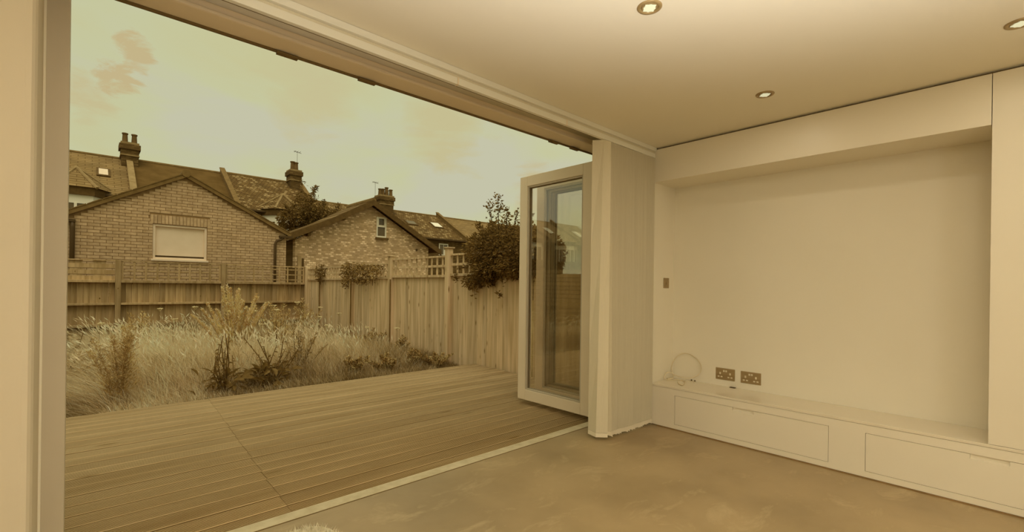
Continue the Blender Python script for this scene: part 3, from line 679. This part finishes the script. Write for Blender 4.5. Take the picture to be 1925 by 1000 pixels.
weed('mugwort', .27, 6.15, .98, 'slender bushy weed beside the deck edge at the left', 10, .36, 'weed_mid', leaf=.032, lw=.007, perstem=380, branch=.30, up=.6, mats=['weed_mid', 'weed_pale', 'weed_mid'], stem='weed_mid')
weed('mugwort', .62, 9.2, .95, 'thin weed standing in front of the left fence post', 6, .35, 'weed_mid', leaf=.05, lw=.012, perstem=130, branch=.3, mats=['weed_mid', 'weed_pale'])
weed('mugwort', 2.05, 6.35, .86, 'wiry see-through weed to the right of the dark dock plant', 9, .38, 'weed_mid', leaf=.035, lw=.008, perstem=110, branch=.24, up=.9, mats=['weed_mid', 'weed_dark'])
weed('mugwort', 2.45, 8.6, 1.05, 'loose flowering weed in the middle of the back grass', 10, .6, 'weed_mid', leaf=.05, lw=.012, perstem=150, branch=.25, mats=['weed_pale', 'weed_mid'])
weed('mugwort', 3.9, 11.6, 1.0, 'weed spike growing by the far fence corner', 7, .45, 'weed_mid', leaf=.06, lw=.014, perstem=130, mats=['weed_pale', 'weed_mid'])
weed('mugwort', -.25, 7.3, .60, 'arching grassy clump beside the left door jamb', 8, .5, 'weed_mid', leaf=.09, lw=.010, perstem=120, up=.2, mats=['grass_straw', 'grass_green'])

# large-leaved plants: every big leaf is its own part
def dock_leaf_mesh(name, ln, wd, mat):
    V = []; Fc = []; n = 6
    for i in range(n+1):
        t = i/n; wv = wd*math.sin(math.pi*min(1, t*.94+.06))**.75*(1 if i % 2 else .86); zz = .25*ln*t-.42*ln*t*t
        V += [(t*ln, -wv/2, zz+wv*.22), (t*ln, 0, zz), (t*ln, wv/2, zz+wv*.22)]
    for i in range(n):
        b = i*3; Fc += [(b, b+3, b+4, b+1), (b+1, b+4, b+5, b+2)]
    me = bpy.data.meshes.new(name); me.from_pydata(V, [], Fc); me.materials.append(MATS[mat]); me.update(); return me
DL = dock_leaf_mesh('leaf', .17, .065, 'weed_dark'); DS = dock_leaf_mesh('leaf', .10, .042, 'weed_dark'); RL = dock_leaf_mesh('leaf', .20, .19, 'weed_dark')
def dock(x, y, label, nl, stalks, sc=1.0, leafm=None, cat='plant', sh=.75, spread=.3):
    r = empty('dock_plant', (x, y, GZ)); tag(r, label, cat, 'dock plants at the deck edge'); rr = random.Random(int(x*100))
    for i in range(nl):
        a = rr.uniform(0, 6.28); z = rr.uniform(.02, .30); q = rr.uniform(.02, .30)
        inst('leaf', leafm or (DL if rr.random() < .45 else DS), r, (q*math.cos(a), q*.6*math.sin(a), z), (rr.uniform(-1.2, 1.2), -rr.uniform(-.5, 1.1), a+rr.uniform(-.9, .9)), (sc*rr.uniform(.55, 1.1),)*3)
    sm = MB()
    for k in range(stalks):
        a = rr.uniform(0, 6.28); hh = sh*rr.uniform(.6, 1.0); q = spread*rr.uniform(.2, 1)
        tip = Vector((q*math.cos(a), q*math.sin(a)*.5, hh)); md = tip*.5+Vector((rr.uniform(-.06, .06), 0, .04)); sm.tube([(0, 0, .02), md, tip], [.009, .007, .004], 5, False)
        for j in range(10):
            t = .15+.85*j/10; b = rr.uniform(0, 6.28); p = (md*(t*2) if t < .5 else md.lerp(tip, t*2-1))
            inst('leaf', DS, r, tuple(p), (rr.uniform(-1.2, 1.2), -rr.uniform(-.7, 1.0), b), (sc*rr.uniform(.40, .85)*(1.15-t*.55),)*3)
    sm.build('stalks', 'stem', r)
dock(1.16, 6.02, 'dark broad-leaved dock plant at the deck edge, left of the pair', 60, 9, sh=.74, spread=.4)
dock(1.66, 6.10, 'dark broad-leaved dock plant at the deck edge, right of the pair', 110, 13, sh=.66, spread=.5)
r = dock(-.13, 9.3, 'dark round-leaved plant by the left door jamb', 12, 5, sc=1.2, leafm=RL, sh=.85, spread=.25)

# yarrow: flat cream flower heads on thin stems
def yarrow(x, y, h, label):
    r = empty('yarrow', (x, y, GZ)); tag(r, label, 'flower', 'cream flowers in the grass')
    MB().tube([(0, 0, 0), (.01, 0, h*.6), (.02, .01, h)], [.004, .003, .002], 4, False).build('stem', 'stem', r)
    m = MB()
    for i in range(14):
        a = random.random()*6.28; q = .045*math.sqrt(random.random()); c = Vector((.02+q*math.cos(a), .01+q*math.sin(a), h+random.uniform(-.006, .006)))
        m.lathe([(.0001, .010), (.010, .006), (.010, -.002), (.0001, -.006)], c, 6)
        m.tube([(.02, .01, h-.05), tuple(c)], .0012, 3, False)
    m.build('flower_head', 'flower_cream', r)
spots = [(2.75, 8.6, .96), (2.45, 8.9, .90), (2.3, 8.2, .86), (2.2, 9.1, .80), (3.0, 8.2, .72), (1.35, 9.3, .88), (.9, 9.6, .85), (3.6, 9.8, .80), (3.75, 9.2, .70), (2.9, 7.6, .62), (3.6, 7.6, .55), (3.95, 7.2, .55), (1.0, 8.8, .72), (.15, 9.0, .68), (2.0, 7.9, .66)]
for i, (x, y, h) in enumerate(spots):
    yarrow(x, y, h, 'small flat cream flower head on a thin stem in the tall grass')

# low weeds at the foot of the right fence
for i, (x, y, h, lb) in enumerate(((4.05, 6.10, .26, 'low leafy weed where deck meets the right fence'), (3.65, 6.25, .34, 'low bushy weed at the deck edge near the right fence'), (3.2, 6.1, .32, 'low weed along the deck edge, middle of the row'), (3.95, 7.1, .46, 'weed at the foot of the fence below the second post'),
                                   (3.6, 7.6, .52, 'leafy weed in front of the fence between two posts'), (2.75, 6.15, .34, 'low weed at the deck edge beside the wiry weed'), (4.1, 8.4, .5, 'leafy weed against the fence below the third post'))):
    weed('low_weed', x, y, h, lb, 9, .34, 'weed_mid', leaf=.034, lw=.016, perstem=200, up=.5, branch=.5, pts0=.05, mats=['weed_mid', 'weed_pale', 'weed_dark'], group='low weeds by the fence')

# climbers on the fence trellis
def climber(label, clumps, nl, mats, x=4.40, stemz=1.25, leaf=.055):
    r = empty('climbing_vine', (x, clumps[0][0], GZ)); tag(r, label, 'vine'); P = []; D = []; st = MB()
    for (y, z, ry, rz, dens) in clumps:
        for i in range(int(nl*dens)):
            a = random.uniform(0, 6.28); q = random.random()**.6
            P.append((random.uniform(-.10, .08), y-clumps[0][0]+ry*q*math.cos(a), z-GZ+rz*q*math.sin(a))); D.append((random.uniform(-1, .2), random.uniform(-1, 1), random.uniform(-.9, .6)))
        MB().tube([(.0, y-clumps[0][0]+.05, stemz-GZ-.1), (-.03, y-clumps[0][0], z-GZ)], .006, 5).build('stem', 'bark', r)
    leaves('leaves', P, D, rng.uniform(.6, 1.2, len(P))*leaf, leaf*.62, 'x', r, mats=mats)
climber('dark vine clump on the trellis at the far fence post', [(11.9, 1.45, .22, .24, 1)], 300, ['weed_dark', 'tree_leaf'])
climber('leafy vine spread over the trellis beside the middle fence posts', [(10.2, 1.45, .30, .22, 1), (9.6, 1.46, .40, .18, .8), (9.0, 1.44, .40, .16, .7), (9.5, 1.25, .5, .07, .3), (10.3, 1.2, .2, .12, .3)], 420, ['weed_dark', 'tree_leaf', 'tree_leaf_light', 'weed_mid'])

# trees
def tree(name, x, y, z0, blobs, label, nl, leaf, mats, trunk, sprigs=()):
    r = empty(name, (x, y, z0)); tag(r, label, 'tree'); b = MB(); b.tube([(0, 0, 0), (.03, 0, trunk*.6), (0, .02, trunk)], [.10*trunk/3, .07*trunk/3, .04*trunk/3], 7); P = []; D = []
    for (bx, by, bz, rx, ry, rz, dens) in blobs:
        c = Vector((bx-x, by-y, bz-z0)); b.tube([(0, 0, trunk*.55), Vector((0, 0, trunk*.55)).lerp(c, .5)+Vector((0, 0, .08)), c], [.03*trunk/3, .02*trunk/3, .006], 5)
        for i in range(int(nl*dens)):
            v = Vector((random.gauss(0, 1), random.gauss(0, 1), random.gauss(0, 1))).normalized()*random.random()**.4
            P.append((c.x+v.x*rx, c.y+v.y*ry, c.z+v.z*rz)); D.append((v.x+random.uniform(-.8, .8), v.y+random.uniform(-.8, .8), v.z*.5+random.uniform(-.9, .5)))
    for (p, q, n_) in sprigs:
        p = Vector(p)-Vector((x, y, z0)); q = Vector(q)-Vector((x, y, z0)); b.tube([p, q], [.008, .002], 4)
        for i in range(n_):
            t = random.random(); c = p.lerp(q, t); w_ = (1-t*.7)*.14*(q-p).length/.6
            P.append((c.x+random.gauss(0, w_*.5), c.y+random.gauss(0, w_*.5), c.z+random.uniform(-.04, .04))); D.append((random.uniform(-1, 1), random.uniform(-1, 1), random.uniform(-.4, .8)))
    b.build('trunk', 'bark', r); leaves('crown', P, D, rng.uniform(.6, 1.25, len(P))*leaf, rng.uniform(.8, 1.2, len(P))*leaf*.42, 'x', r, mats=mats)
tree('shrub_tree', 4.95, 5.4, GZ, [(4.62, 5.05, 1.66, .40, .42, .36, 2.0), (4.62, 5.50, 1.70, .40, .36, .34, 2.0), (4.72, 5.85, 1.78, .30, .30, .26, .35), (4.75, 5.40, 1.95, .30, .40, .24, .45), (4.62, 4.55, 1.62, .40, .45, .38, 1.8), (4.48, 5.28, 1.44, .26, .36, .18, 1.8), (4.48, 4.70, 1.48, .26, .5, .20, 1.8), (4.75, 4.85, 1.95, .28, .35, .16, .35), (4.40, 5.65, 1.26, .10, .22, .14, .16), (4.38, 5.25, 1.27, .08, .16, .08, .08)],
     'bushy tree leaning over the right fence with thin upright shoots', 2000, .062, ['tree_leaf', 'tree_leaf', 'tree_leaf_light'], 1.6,
     [((4.7, 5.55, 2.0), (4.7, 5.66, 2.52), 110), ((4.7, 5.42, 2.0), (4.7, 5.44, 2.60), 130), ((4.7, 5.75, 1.9), (4.7, 5.92, 2.20), 90), ((4.7, 5.25, 2.0), (4.7, 5.22, 2.38), 90), ((4.36, 5.60, 1.34), (4.36, 5.56, 1.00), 40), ((4.36, 5.75, 1.34), (4.36, 5.68, 1.12), 30), ((4.36, 4.95, 1.34), (4.36, 4.92, 1.20), 24), ((4.36, 5.00, 1.08), (4.36, 4.98, 1.02), 16), ((4.7, 4.6, 1.95), (4.7, 4.42, 2.12), 50), ((4.36, 6.1, 1.36), (4.36, 6.02, 1.25), 24), ((4.7, 5.8, 1.75), (4.7, 6.22, 1.98), 90), ((4.6, 5.8, 1.6), (4.6, 6.2, 1.66), 80), ((4.5, 5.7, 1.5), (4.45, 6.1, 1.45), 60), ((4.7, 5.6, 1.9), (4.7, 5.98, 2.22), 70), ((4.7, 5.1, 1.95), (4.7, 5.0, 2.3), 70), ((4.7, 4.85, 1.95), (4.7, 4.7, 2.2), 60)])
tree('garden_tree', 9.4, 26.5, -.3, [(8.9, 26.5, 5.12, 0.8, 0.8, 1.0, 1), (9.86, 26.5, 4.8, 1.0, 0.8, 0.75, 1), (10.81, 26.5, 4.86, 0.9, 0.8, 0.5, 0.8), (8.16, 26.5, 4.59, 0.7, 0.6, 0.5, 0.6), (9.43, 26.5, 4.06, 1.6, 0.8, 0.6, 1.2), (11.98, 26.5, 5.23, 0.6, 0.5, 0.28, 0.35)],
     'leafy tree rising between the two brick gables', 1500, .17, ['tree_leaf', 'tree_leaf', 'tree_leaf_light'], 4.2,
     [((9.12, 26.5, 5.55), (9.43, 26.5, 6.61), 160), ((8.69, 26.5, 5.65), (8.69, 26.5, 6.82), 60), ((9.86, 26.5, 5.23), (9.91, 26.5, 5.86), 80), ((10.49, 26.5, 5.02), (10.71, 26.5, 5.76), 70), ((11.24, 26.5, 5.12), (11.45, 26.5, 5.6), 60), ((8.06, 26.5, 4.91), (7.84, 26.5, 5.33), 60)])

# ================================================================== NEIGHBOURING BUILDINGS
def outbuilding():
    Y = 14.6; x0, x1, xr = -.42, 4.36, 1.90; ze, zr = 2.62, 3.90; D = 4.5
    r = empty('brick_outbuilding', (xr, Y, -.3)); tag(r, 'low brick gabled outbuilding with a wide blinded window behind the back fence', 'building')
    O = Vector((xr, Y, -.3))
    def bx(name, mat, *b, bv=0, par=None): return boxo(name, mat, par or r, b[0]-O.x, b[1]-O.x, b[2]-O.y, b[3]-O.y, b[4]-O.z, b[5]-O.z, bv=bv)
    wx0, wx1, wz0, wz1 = 1.235, 2.385, 1.735, 2.62
    roofz = lambda x: zr-(zr-ze)*abs(x-xr)/((x1-xr) if x > xr else (xr-x0))
    # mortar core with the window opening left out
    c = MB(); yy0, yy1 = .012, .25
    def pr(pts): c.prism([(p[0]-O.x, p[1]-O.z) for p in pts], 1, yy0, yy1)
    pr([(x0, -.3), (wx0, -.3), (wx0, roofz(wx0)), (x0, ze)]); pr([(wx1, -.3), (x1, -.3), (x1, ze), (wx1, roofz(wx1))])
    pr([(wx0, -.3), (wx1, -.3), (wx1, wz0), (wx0, wz0)]); pr([(wx0, wz1), (wx1, wz1), (wx1, roofz(wx1)), (xr, zr), (wx0, roofz(wx0))])
    c.build('wall', 'mortar', r)
    for (a, b) in ((x0, x0+.22), (x1-.22, x1)): bx('side_wall', 'brick_clay', a, b, Y+.2, Y+D, -.3, ze)
    bl, bh, g = .215, .065, .010; me = box_mesh('brick', bl, .1, bh, 'brick_clay'); count = 0; rest = MB()
    sold0 = wz1+.012; sold1 = sold0+.215; z = .80; row = 0
    while z < zr:
        x = x0+.002-(.1125 if row % 2 else 0)
        while x < x1:
            a, b = max(x, x0), min(x+bl, x1)
            segs = [(a, b)]
            if z+bh > wz0 and z < wz1+.005: segs = [(max(p, p), min(q, wx0-.004)) for p, q in segs if p < wx0-.004]+[(max(p, wx1+.004), q) for p, q in segs if q > wx1+.004]
            elif z+bh > sold0 and z < sold1: segs = [(p, min(q, wx0-.06)) for p, q in segs if p < wx0-.06]+[(max(p, wx1+.06), q) for p, q in segs if q > wx1+.06]
            for (p, q) in segs:
                if q-p < .03: continue
                zt = min(roofz(p), roofz(q))-.02
                if zt < z+.02: continue
                t = min(z+bh, zt)
                if q-p > bl-.005 and t == z+bh and z > 1.62 and count < 283:
                    inst('brick', me, r, ((p+q)/2-O.x, .05+random.uniform(-.003, .002), z-O.z)); count += 1
                else: rest.box(p-O.x, q-O.x, random.uniform(-.003, .002), .1, z-O.z, t-O.z)
            x += bl+g
        z += bh+g; row += 1
    tag(rest.build('brick_remainder', 'brick_clay', r), kind='stuff')
    sm = box_mesh('brick', .065, .1, .215, 'brick_clay'); x = wx0-.05
    while x < wx1+.05: inst('brick', sm, r, (x+.0325-O.x, .048, sold0-O.z)); x += .075
    # window
    wn = empty('window', (0, 0, 0)); wn.parent = r; f = .055
    for b in ((wx0, wx0+f, Y+.03, Y+.11, wz0, wz1), (wx1-f, wx1, Y+.03, Y+.11, wz0, wz1), (wx0+f, wx1-f, Y+.03, Y+.11, wz1-f, wz1), (wx0+f, wx1-f, Y+.03, Y+.11, wz0, wz0+f)): bx('frame', 'blind_fabric', *b, par=wn, bv=.004)
    bx('sill', 'blind_fabric', wx0-.03, wx1+.03, Y-.05, Y+.05, wz0-.045, wz0+.004, par=wn, bv=.006)
    bx('blind', 'blind_fabric', wx0+f, wx1-f, Y+.085, Y+.095, wz0+f+.045, wz1-f, par=wn); bx('blind_bar', 'dark_gutter', wx0+f+.01, wx1-f-.01, Y+.078, Y+.10, wz0+f+.018, wz0+f+.045, par=wn); bx('inner_dark', 'dark_gutter', wx0+f, wx1-f, Y+.10, Y+.105, wz0+f, wz1-f, par=wn)
    # roof slopes, verge, ridge
    for s in (-1, 1):
        xe = x1+.12 if s > 0 else x0-.12; zl = roofz(x1)-.12*(zr-ze)/(x1-xr) if s > 0 else ze-.06
        m = MB().prism([(xr-O.x, zr-O.z+.0), (xe-O.x, zl-O.z), (xe-O.x, zl+.06-O.z), (xr-O.x, zr+.07-O.z)], 1, -.02, D); m.build('roof_slope', 'slate_roof', r)
        m = MB().prism([(xr-O.x, zr-O.z-.03), (xe-O.x, zl-O.z-.03), (xe-O.x, zl+.075-O.z), (xr-O.x, zr+.085-O.z)], 1, -.07, -.02); m.build('verge', 'verge_tile', r)
        n = 9
        for i in range(n):
            t0, t1 = i/n, (i+.94)/n; P_ = lambda t, dz: (xr+(xe-xr)*t-O.x, zr+(zl-zr)*t+dz-O.z)
            MB().prism([P_(t0, .072), P_(t1, .072), P_(t1, .092), P_(t0, .100)], 1, -.085, .12).build('verge_tile', 'verge_tile', r)
    MB().tube([(0, -.09, zr+.075-O.z), (0, D, zr+.075-O.z)], .10, 10).build('ridge_tile', 'verge_tile', r)
    # gutters and downpipes
    bx('gutter', 'dark_gutter', x1-.20, x1+.16, Y-.10, Y+.02, 2.50, 2.56); bx('gutter', 'dark_gutter', x1+.04, x1+.16, Y+.02, Y+D, 2.52, 2.60)
    MB().tube([(4.26-O.x, -.05, 2.50-O.z), (4.20-O.x, -.05, 2.44-O.z), (4.09-O.x, -.05, 2.40-O.z), (4.05-O.x, -.05, 2.30-O.z), (4.05-O.x, -.05, .2)], .036, 10).build('downpipe', 'dark_gutter', r, smooth=True)
    bx('gutter', 'dark_gutter', x0-.14, -.17, Y-.10, Y+.02, 2.51, 2.57)
    MB().tube([(-.22-O.x, -.05, 2.52-O.z), (-.22-O.x, -.05, 2.38-O.z), (-.23-O.x, -.05, .2)], .045, 10).build('downpipe', 'dark_gutter', r, smooth=True)
outbuilding()

def gable_house():
    Y = 22.0; x0, x1, xr = 6.95, 13.95, 10.52; ze, zr = 3.16, 5.12; D = 2.6
    O = Vector((xr, Y, -.3)); r = empty('brick_gable_house', O); tag(r, 'pale stock brick gabled building with one small white window', 'building')
    wx0, wx1, wz0, wz1 = 10.87, 11.43, 3.56, 4.60
    rz = lambda x: zr-(zr-ze)*abs(x-xr)/3.5
    c = MB()
    def pr(pts): c.prism([(p[0]-O.x, p[1]-O.z) for p in pts], 1, 0, .3)
    pr([(x0, -.3), (wx0, -.3), (wx0, rz(wx0)), (xr, zr), (x0, rz(x0))]); pr([(wx1, -.3), (x1, -.3), (x1, rz(x1)), (wx1, rz(wx1))]); pr([(wx0, -.3), (wx1, -.3), (wx1, wz0), (wx0, wz0)]); pr([(wx0, wz1), (wx1, wz1), (wx1, rz(wx1)), (wx0, rz(wx0))])
    c.build('wall', 'stock_brick', r)
    for (a, b) in ((x0, x0+.3), (x1-.3, x1)): boxo('side_wall', 'dark_brick', r, a-O.x, b-O.x, .3, D, 0, ze-O.z)
    def bx(name, mat, *b, par=None): return boxo(name, mat, par or r, b[0]-O.x, b[1]-O.x, b[2]-O.y, b[3]-O.y, b[4]-O.z, b[5]-O.z)
    wn = empty('window'); wn.parent = r; f = .075; zm = 4.14
    for b in ((wx0, wx0+f, wz0, wz1), (wx1-f, wx1, wz0, wz1), (wx0+f, wx1-f, wz1-f, wz1), (wx0+f, wx1-f, wz0, wz0+f), (wx0+f, wx1-f, zm-.05, zm+.05)): bx('frame', 'upvc_white', b[0], b[1], Y+.02, Y+.12, b[2], b[3], par=wn)
    for (a, b) in ((wz0+f, zm-.05), (zm+.05, wz1-f)): bx('pane', 'window_dark', wx0+f, wx1-f, Y+.08, Y+.09, a, b, par=wn)
    for b in ((wx0+f, wx0+f+.05), (wx1-f-.05, wx1-f)): bx('sash', 'upvc_white', b[0], b[1], Y+.0, Y+.08, zm+.05, wz1-f, par=wn)
    bx('sill', 'bargeboard', wx0-.06, wx1+.08, Y-.08, Y+.05, wz0-.12, wz0-.01, par=wn)
    for s in (-1, 1):
        xe = xr+s*4.05; zl = zr-(zr-ze)*4.05/3.5
        if s < 0: xe = xr-4.15; zl = zr-(zr-ze)*4.15/3.5+.22      # sprocketed eave lifts at the left
        ps = [(xr, zr+.12), (xe*.5+xr*.5, (zl+zr)/2+(.02 if s < 0 else .12)), (xe, zl+.12)]
        q = [(a-O.x, b-O.z) for a, b in ps]+[(a-O.x, b+.10-O.z) for a, b in reversed(ps)]
        MB().prism(q, 1, -.30, D).build('roof_slope', 'tile_roof', r)
        q = [(a-O.x, b-.16-O.z) for a, b in ps]+[(a-O.x, b+.13-O.z) for a, b in reversed(ps)]
        MB().prism(q, 1, -.38, -.30).build('bargeboard', 'bargeboard', r)
    MB().tube([(0, -.36, zr+.20-O.z), (0, D, zr+.20-O.z)], .15, 10).build('ridge_tile', 'verge_tile', r)
    for x in (7.4, 9.0): boxo('purlin_end', 'bargeboard', r, x-O.x, x+.14-O.x, -.30, 0, rz(x)-.05-O.z, rz(x)+.1-O.z)
    MB().tube([(13.2-O.x, -.05, 3.05-O.z), (13.2-O.x, 0, 3.05-O.z)], .06, 8).build('vent', 'dark_gutter', r)
gable_house()
# timber posts in the gap between the two buildings
gp = empty('gap_gate', (4.75, 15.0, -.3)); tag(gp, 'narrow timber gate in the gap between the two brick buildings', 'gate')
boxo('post', 'fence_wood_old', gp, .06, .18, -.03, .03, 0, 2.32); boxo('board', 'bargeboard', gp, -.34, .06, .02, .05, 0, 1.95); boxo('board', 'bargeboard', gp, .20, .26, .0, .03, 0, 2.25)

# ---- terrace
def chimney(r, O, x0, x1, y0, y1, z0, z1, pots, mat='dark_brick', pz=.50):
    c = empty('chimney', (0, 0, 0)); c.parent = r
    def b(name, m, e, za, zb): return boxo(name, m, c, x0-e-O.x, x1+e-O.x, y0-e-O.y, y1+e-O.y, za-O.z, zb-O.z)
    h = z1-z0; b('stack', mat, 0, z0, z1-.75); b('corbel', 'lead', .05, z1-.75, z1-.69); b('corbel', mat, .03, z1-.69, z1-.40); b('corbel', mat, .10, z1-.40, z1-.12); b('corbel', 'lead', .04, z1-.12, z1)
    for (px, py, pr, ph) in pots:
        MB().lathe([(pr*1.15, 0), (pr, .08), (pr*.85, ph-.08), (pr*1.08, ph-.06), (pr*1.08, ph), (pr*.7, ph), (pr*.7, ph-.1)], (px-O.x, py-O.y, z1-O.z), 12).build('pot', 'terracotta', c, smooth=False)
    return c
def terrace(X0, wd, ze, zr, label, bay=True, roofm='slate_roof', para=True, para_left=False, skylights=(), chim=None, chim_mat='dark_brick', wins=(), Ye=30.0, Yr=34.0, grp='terraced houses behind', pmat='verge_tile'):
    O = Vector((X0, Ye, -.3)); r = empty('terraced_house', O); tag(r, label, 'house', grp)
    sl = (zr-ze)/(Yr-Ye); zat = lambda y: ze+sl*(y-Ye)
    MB().prism([(-.25, ze-.25*sl-O.z), (Yr-Ye, zr-O.z), (Yr-Ye, zr+.12-O.z), (-.25, ze-.25*sl+.10-O.z)], 0, 0, wd).build('roof_front', roofm, r)
    MB().prism([(Yr-Ye, zr-O.z), (Yr-Ye+4, ze-O.z), (Yr-Ye+4, ze+.10-O.z), (Yr-Ye, zr+.12-O.z)], 0, 0, wd).build('roof_back', roofm, r)
    MB().tube([(0, Yr-Ye, zr+.10-O.z), (wd, Yr-Ye, zr+.10-O.z)], .10, 8).build('ridge_tile', 'verge_tile', r)
    boxo('wall', 'dark_brick', r, 0, wd, .0, .3, 0, ze-O.z); boxo('gutter', 'dark_gutter', r, 0, wd, -.36, -.24, ze-.16-O.z, ze-.06-O.z); boxo('back_wall', 'dark_brick', r, 0, wd, 7.7, 8, 0, ze-O.z)
    def parapet(x):
        q = [(-.3, ze-.25-O.z), (Yr-Ye, zr-.1-O.z), (Yr-Ye, zr+.42-O.z), (-.3, ze-.3*sl+.36-O.z)]
        MB().prism(q, 0, x-.11, x+.11).build('parapet', pmat, r)
        q = [(-.34, ze-.3*sl+.34-O.z), (Yr-Ye, zr+.40-O.z), (Yr-Ye, zr+.48-O.z), (-.34, ze-.3*sl+.43-O.z)]
        MB().prism(q, 0, x-.14, x+.14).build('coping', pmat, r)
    if para: parapet(wd)
    if para_left: parapet(0)
    for (sx0, sx1, sy0, sy1, mm) in skylights:
        n_ = Vector((0, -sl, 1)).normalized(); s = empty('skylight'); s.parent = r
        def quad(a, b, c_, d, lift, name, m_):
            V = []
            for l_ in (0, lift):
                for (px, py) in ((a, c_), (b, c_), (b, d), (a, d)): p = Vector((px-O.x, py-O.y, zat(py)+.10-O.z))+n_*l_; V.append(tuple(p))
            MB().add(V, [(0, 3, 2, 1), (4, 5, 6, 7), (0, 1, 5, 4), (1, 2, 6, 5), (2, 3, 7, 6), (3, 0, 4, 7)]).build(name, m_, s)
        quad(sx0, sx1, sy0, sy1, .07, 'frame', 'bargeboard'); quad(sx0+.09, sx1-.09, sy0+.10, sy1-.10, .085, 'pane', mm)
    if chim: chimney(r, O, *chim, mat=chim_mat)
    if bay:
        cx = 2.45; zb = ze+.05; pts = [(cx-1.38, .25), (cx-.65, -1.0), (cx+.65, -1.0), (cx+1.38, .25)]
        inn = [(cx-1.28, .25), (cx-.60, -.90), (cx+.60, -.90), (cx+1.28, .25)]
        b = empty('bay'); b.parent = r
        MB().prism(inn, 2, 0, zb-1.9-O.z).build('bay_wall', 'dark_brick', b); MB().prism(inn, 2, zb-.75-O.z, zb-.36-O.z).build('bay_frieze', 'render_white', b); MB().prism([(p[0]*.985+cx*.015, p[1]+.02) for p in inn], 2, zb-1.9-O.z, zb-.75-O.z).build('bay_glazing', 'window_dark', b)
        for (p, q) in zip(inn[:-1], inn[1:]):
            P0, Q0 = Vector(p), Vector(q)
            for t in (.03, .5, .97): c_ = P0.lerp(Q0, t); boxo('mullion', 'upvc_white', b, c_.x-.05, c_.x+.05, c_.y-.06, c_.y+.04, zb-1.9-O.z, zb-.75-O.z)
        MB().prism(pts, 2, zb-.36-O.z, zb-O.z).build('bay_fascia', 'bargeboard', b)
        ap = (cx, .05, zb+1.05-O.z); back = (cx, 1.75, zb+1.05-O.z); z_ = zb-O.z
        P3 = [(p[0]+(.08 if p[0] > cx else -.08), p[1]-(.08 if p[1] < 0 else 0), z_) for p in pts]
        V = P3+[ap, back, (cx-1.46, 1.3, z_), (cx+1.46, 1.3, z_)]
        MB().add(V, [(0, 1, 4), (1, 2, 4), (2, 3, 4), (0, 4, 5, 6), (3, 7, 5, 4), (0, 6, 7, 3, 2, 1)]).build('bay_roof', roofm, b)
        for p in P3: MB().tube([p, ap], .07, 6).build('hip_tile', 'lead', b)
    for (a, b_, c_, d) in wins:
        w_ = empty('window'); w_.parent = r
        boxo('frame', 'upvc_white', w_, a-O.x, b_-O.x, -.04, .02, c_-O.z, d-O.z); boxo('pane', 'window_dark', w_, a+.08-O.x, (a+b_)/2-.03-O.x, -.06, -.03, c_+.08-O.z, d-.08-O.z); boxo('pane', 'window_dark', w_, (a+b_)/2+.03-O.x, b_-.08-O.x, -.06, -.03, c_+.45-O.z, d-.08-O.z)
    return r
pots2 = lambda x, y: [(x-.20, y, .13, .55), (x+.20, y, .13, .55)]
terrace(-2.80, 4.55, 5.40, 7.88, 'terraced house with slate roof, small skylight and twin-pot chimney at the left', skylights=((.38, .92, 31.55, 32.4, 'blind_fabric'),), chim=(1.40, 2.12, 33.1, 33.9, 6.8, 8.80, pots2(1.76, 33.5)), pmat='lead')
terrace(1.75, 4.55, 5.40, 7.92, 'terraced house with a plain dark roof behind the outbuilding ridge', roofm='dark_roof')
terrace(6.30, 4.55, 5.42, 7.98, 'terraced house with mottled tiled roof and chimney, bay half behind the tree', roofm='tile_roof', chim=(10.12, 10.80, 33.1, 33.9, 6.8, 8.85, [(10.36, 33.5, .15, .60), (10.55, 33.4, .14, .55)]))
pots5 = [(16.75, 33.4, .14, .5), (17.05, 33.5, .14, .55), (17.30, 33.4, .14, .68), (17.45, 33.6, .13, .5), (17.66, 33.4, .14, .55)]
terrace(10.85, 6.2, 4.75, 6.92, 'low terraced house roof running behind the pale gable', bay=False, roofm='tile_roof', para=False, chim=(16.6, 17.7, 33.0, 33.9, 5.6, 8.05, pots5))
terrace(17.05, 5.35, 4.75, 6.98, 'terraced house with two roof windows right of the pale gable', bay=False, roofm='tile_roof', skylights=((18.2, 19.1, 31.6, 32.3, 'window_dark'), (20.6, 21.5, 31.6, 32.5, 'render_white')), wins=((19.95, 20.80, 3.45, 4.35),))
terrace(22.4, 6.0, 4.75, 6.95, 'terraced house roof behind the bushy tree', bay=False, roofm='slate_roof'); terrace(28.4, 6.0, 4.75, 6.95, 'farthest terraced house at the right, beside the door frame', bay=False, roofm='tile_roof')
for k in range(7):   # the row goes on to the left: seen mirrored in the door glass
    terrace(-2.80-4.55*(k+1), 4.55, 5.40, 7.88, 'terraced house of the row to the left, seen only mirrored in the door glass', grp='terraced houses mirrored in the glass', roofm='slate_roof' if k % 2 else 'tile_roof', skylights=((-2.8-4.55*k-2.6, -2.8-4.55*k-1.6, 31.3, 32.6, 'render_white'),), chim=(-3.0-4.55*k, -2.3-4.55*k, 33.1, 33.9, 6.8, 8.7, pots2(-2.65-4.55*k, 33.5)) if k % 2 else None)
# aerials
for (x, y, z, h, lb) in ((10.62, 33.4, 9.42, .75, 'thin rooftop aerial on the middle chimney'), (16.35, 33.4, 6.9, 2.1, 'thin rooftop aerial beside the many-pot chimney')):
    r = empty('aerial', (x, y, z)); tag(r, lb, 'aerial'); MB().tube([(0, 0, 0), (0, 0, h)], .010, 5).build('mast', 'dark_gutter', r); MB().tube([(-.22, 0, h), (.26, 0, h-.08)], .014, 5).build('boom', 'dark_gutter', r)
    for q in (-.15, 0, .15): MB().tube([(q, -.2, h-.02), (q, .2, h-.02)], .012, 4).build('element', 'dark_gutter', r)
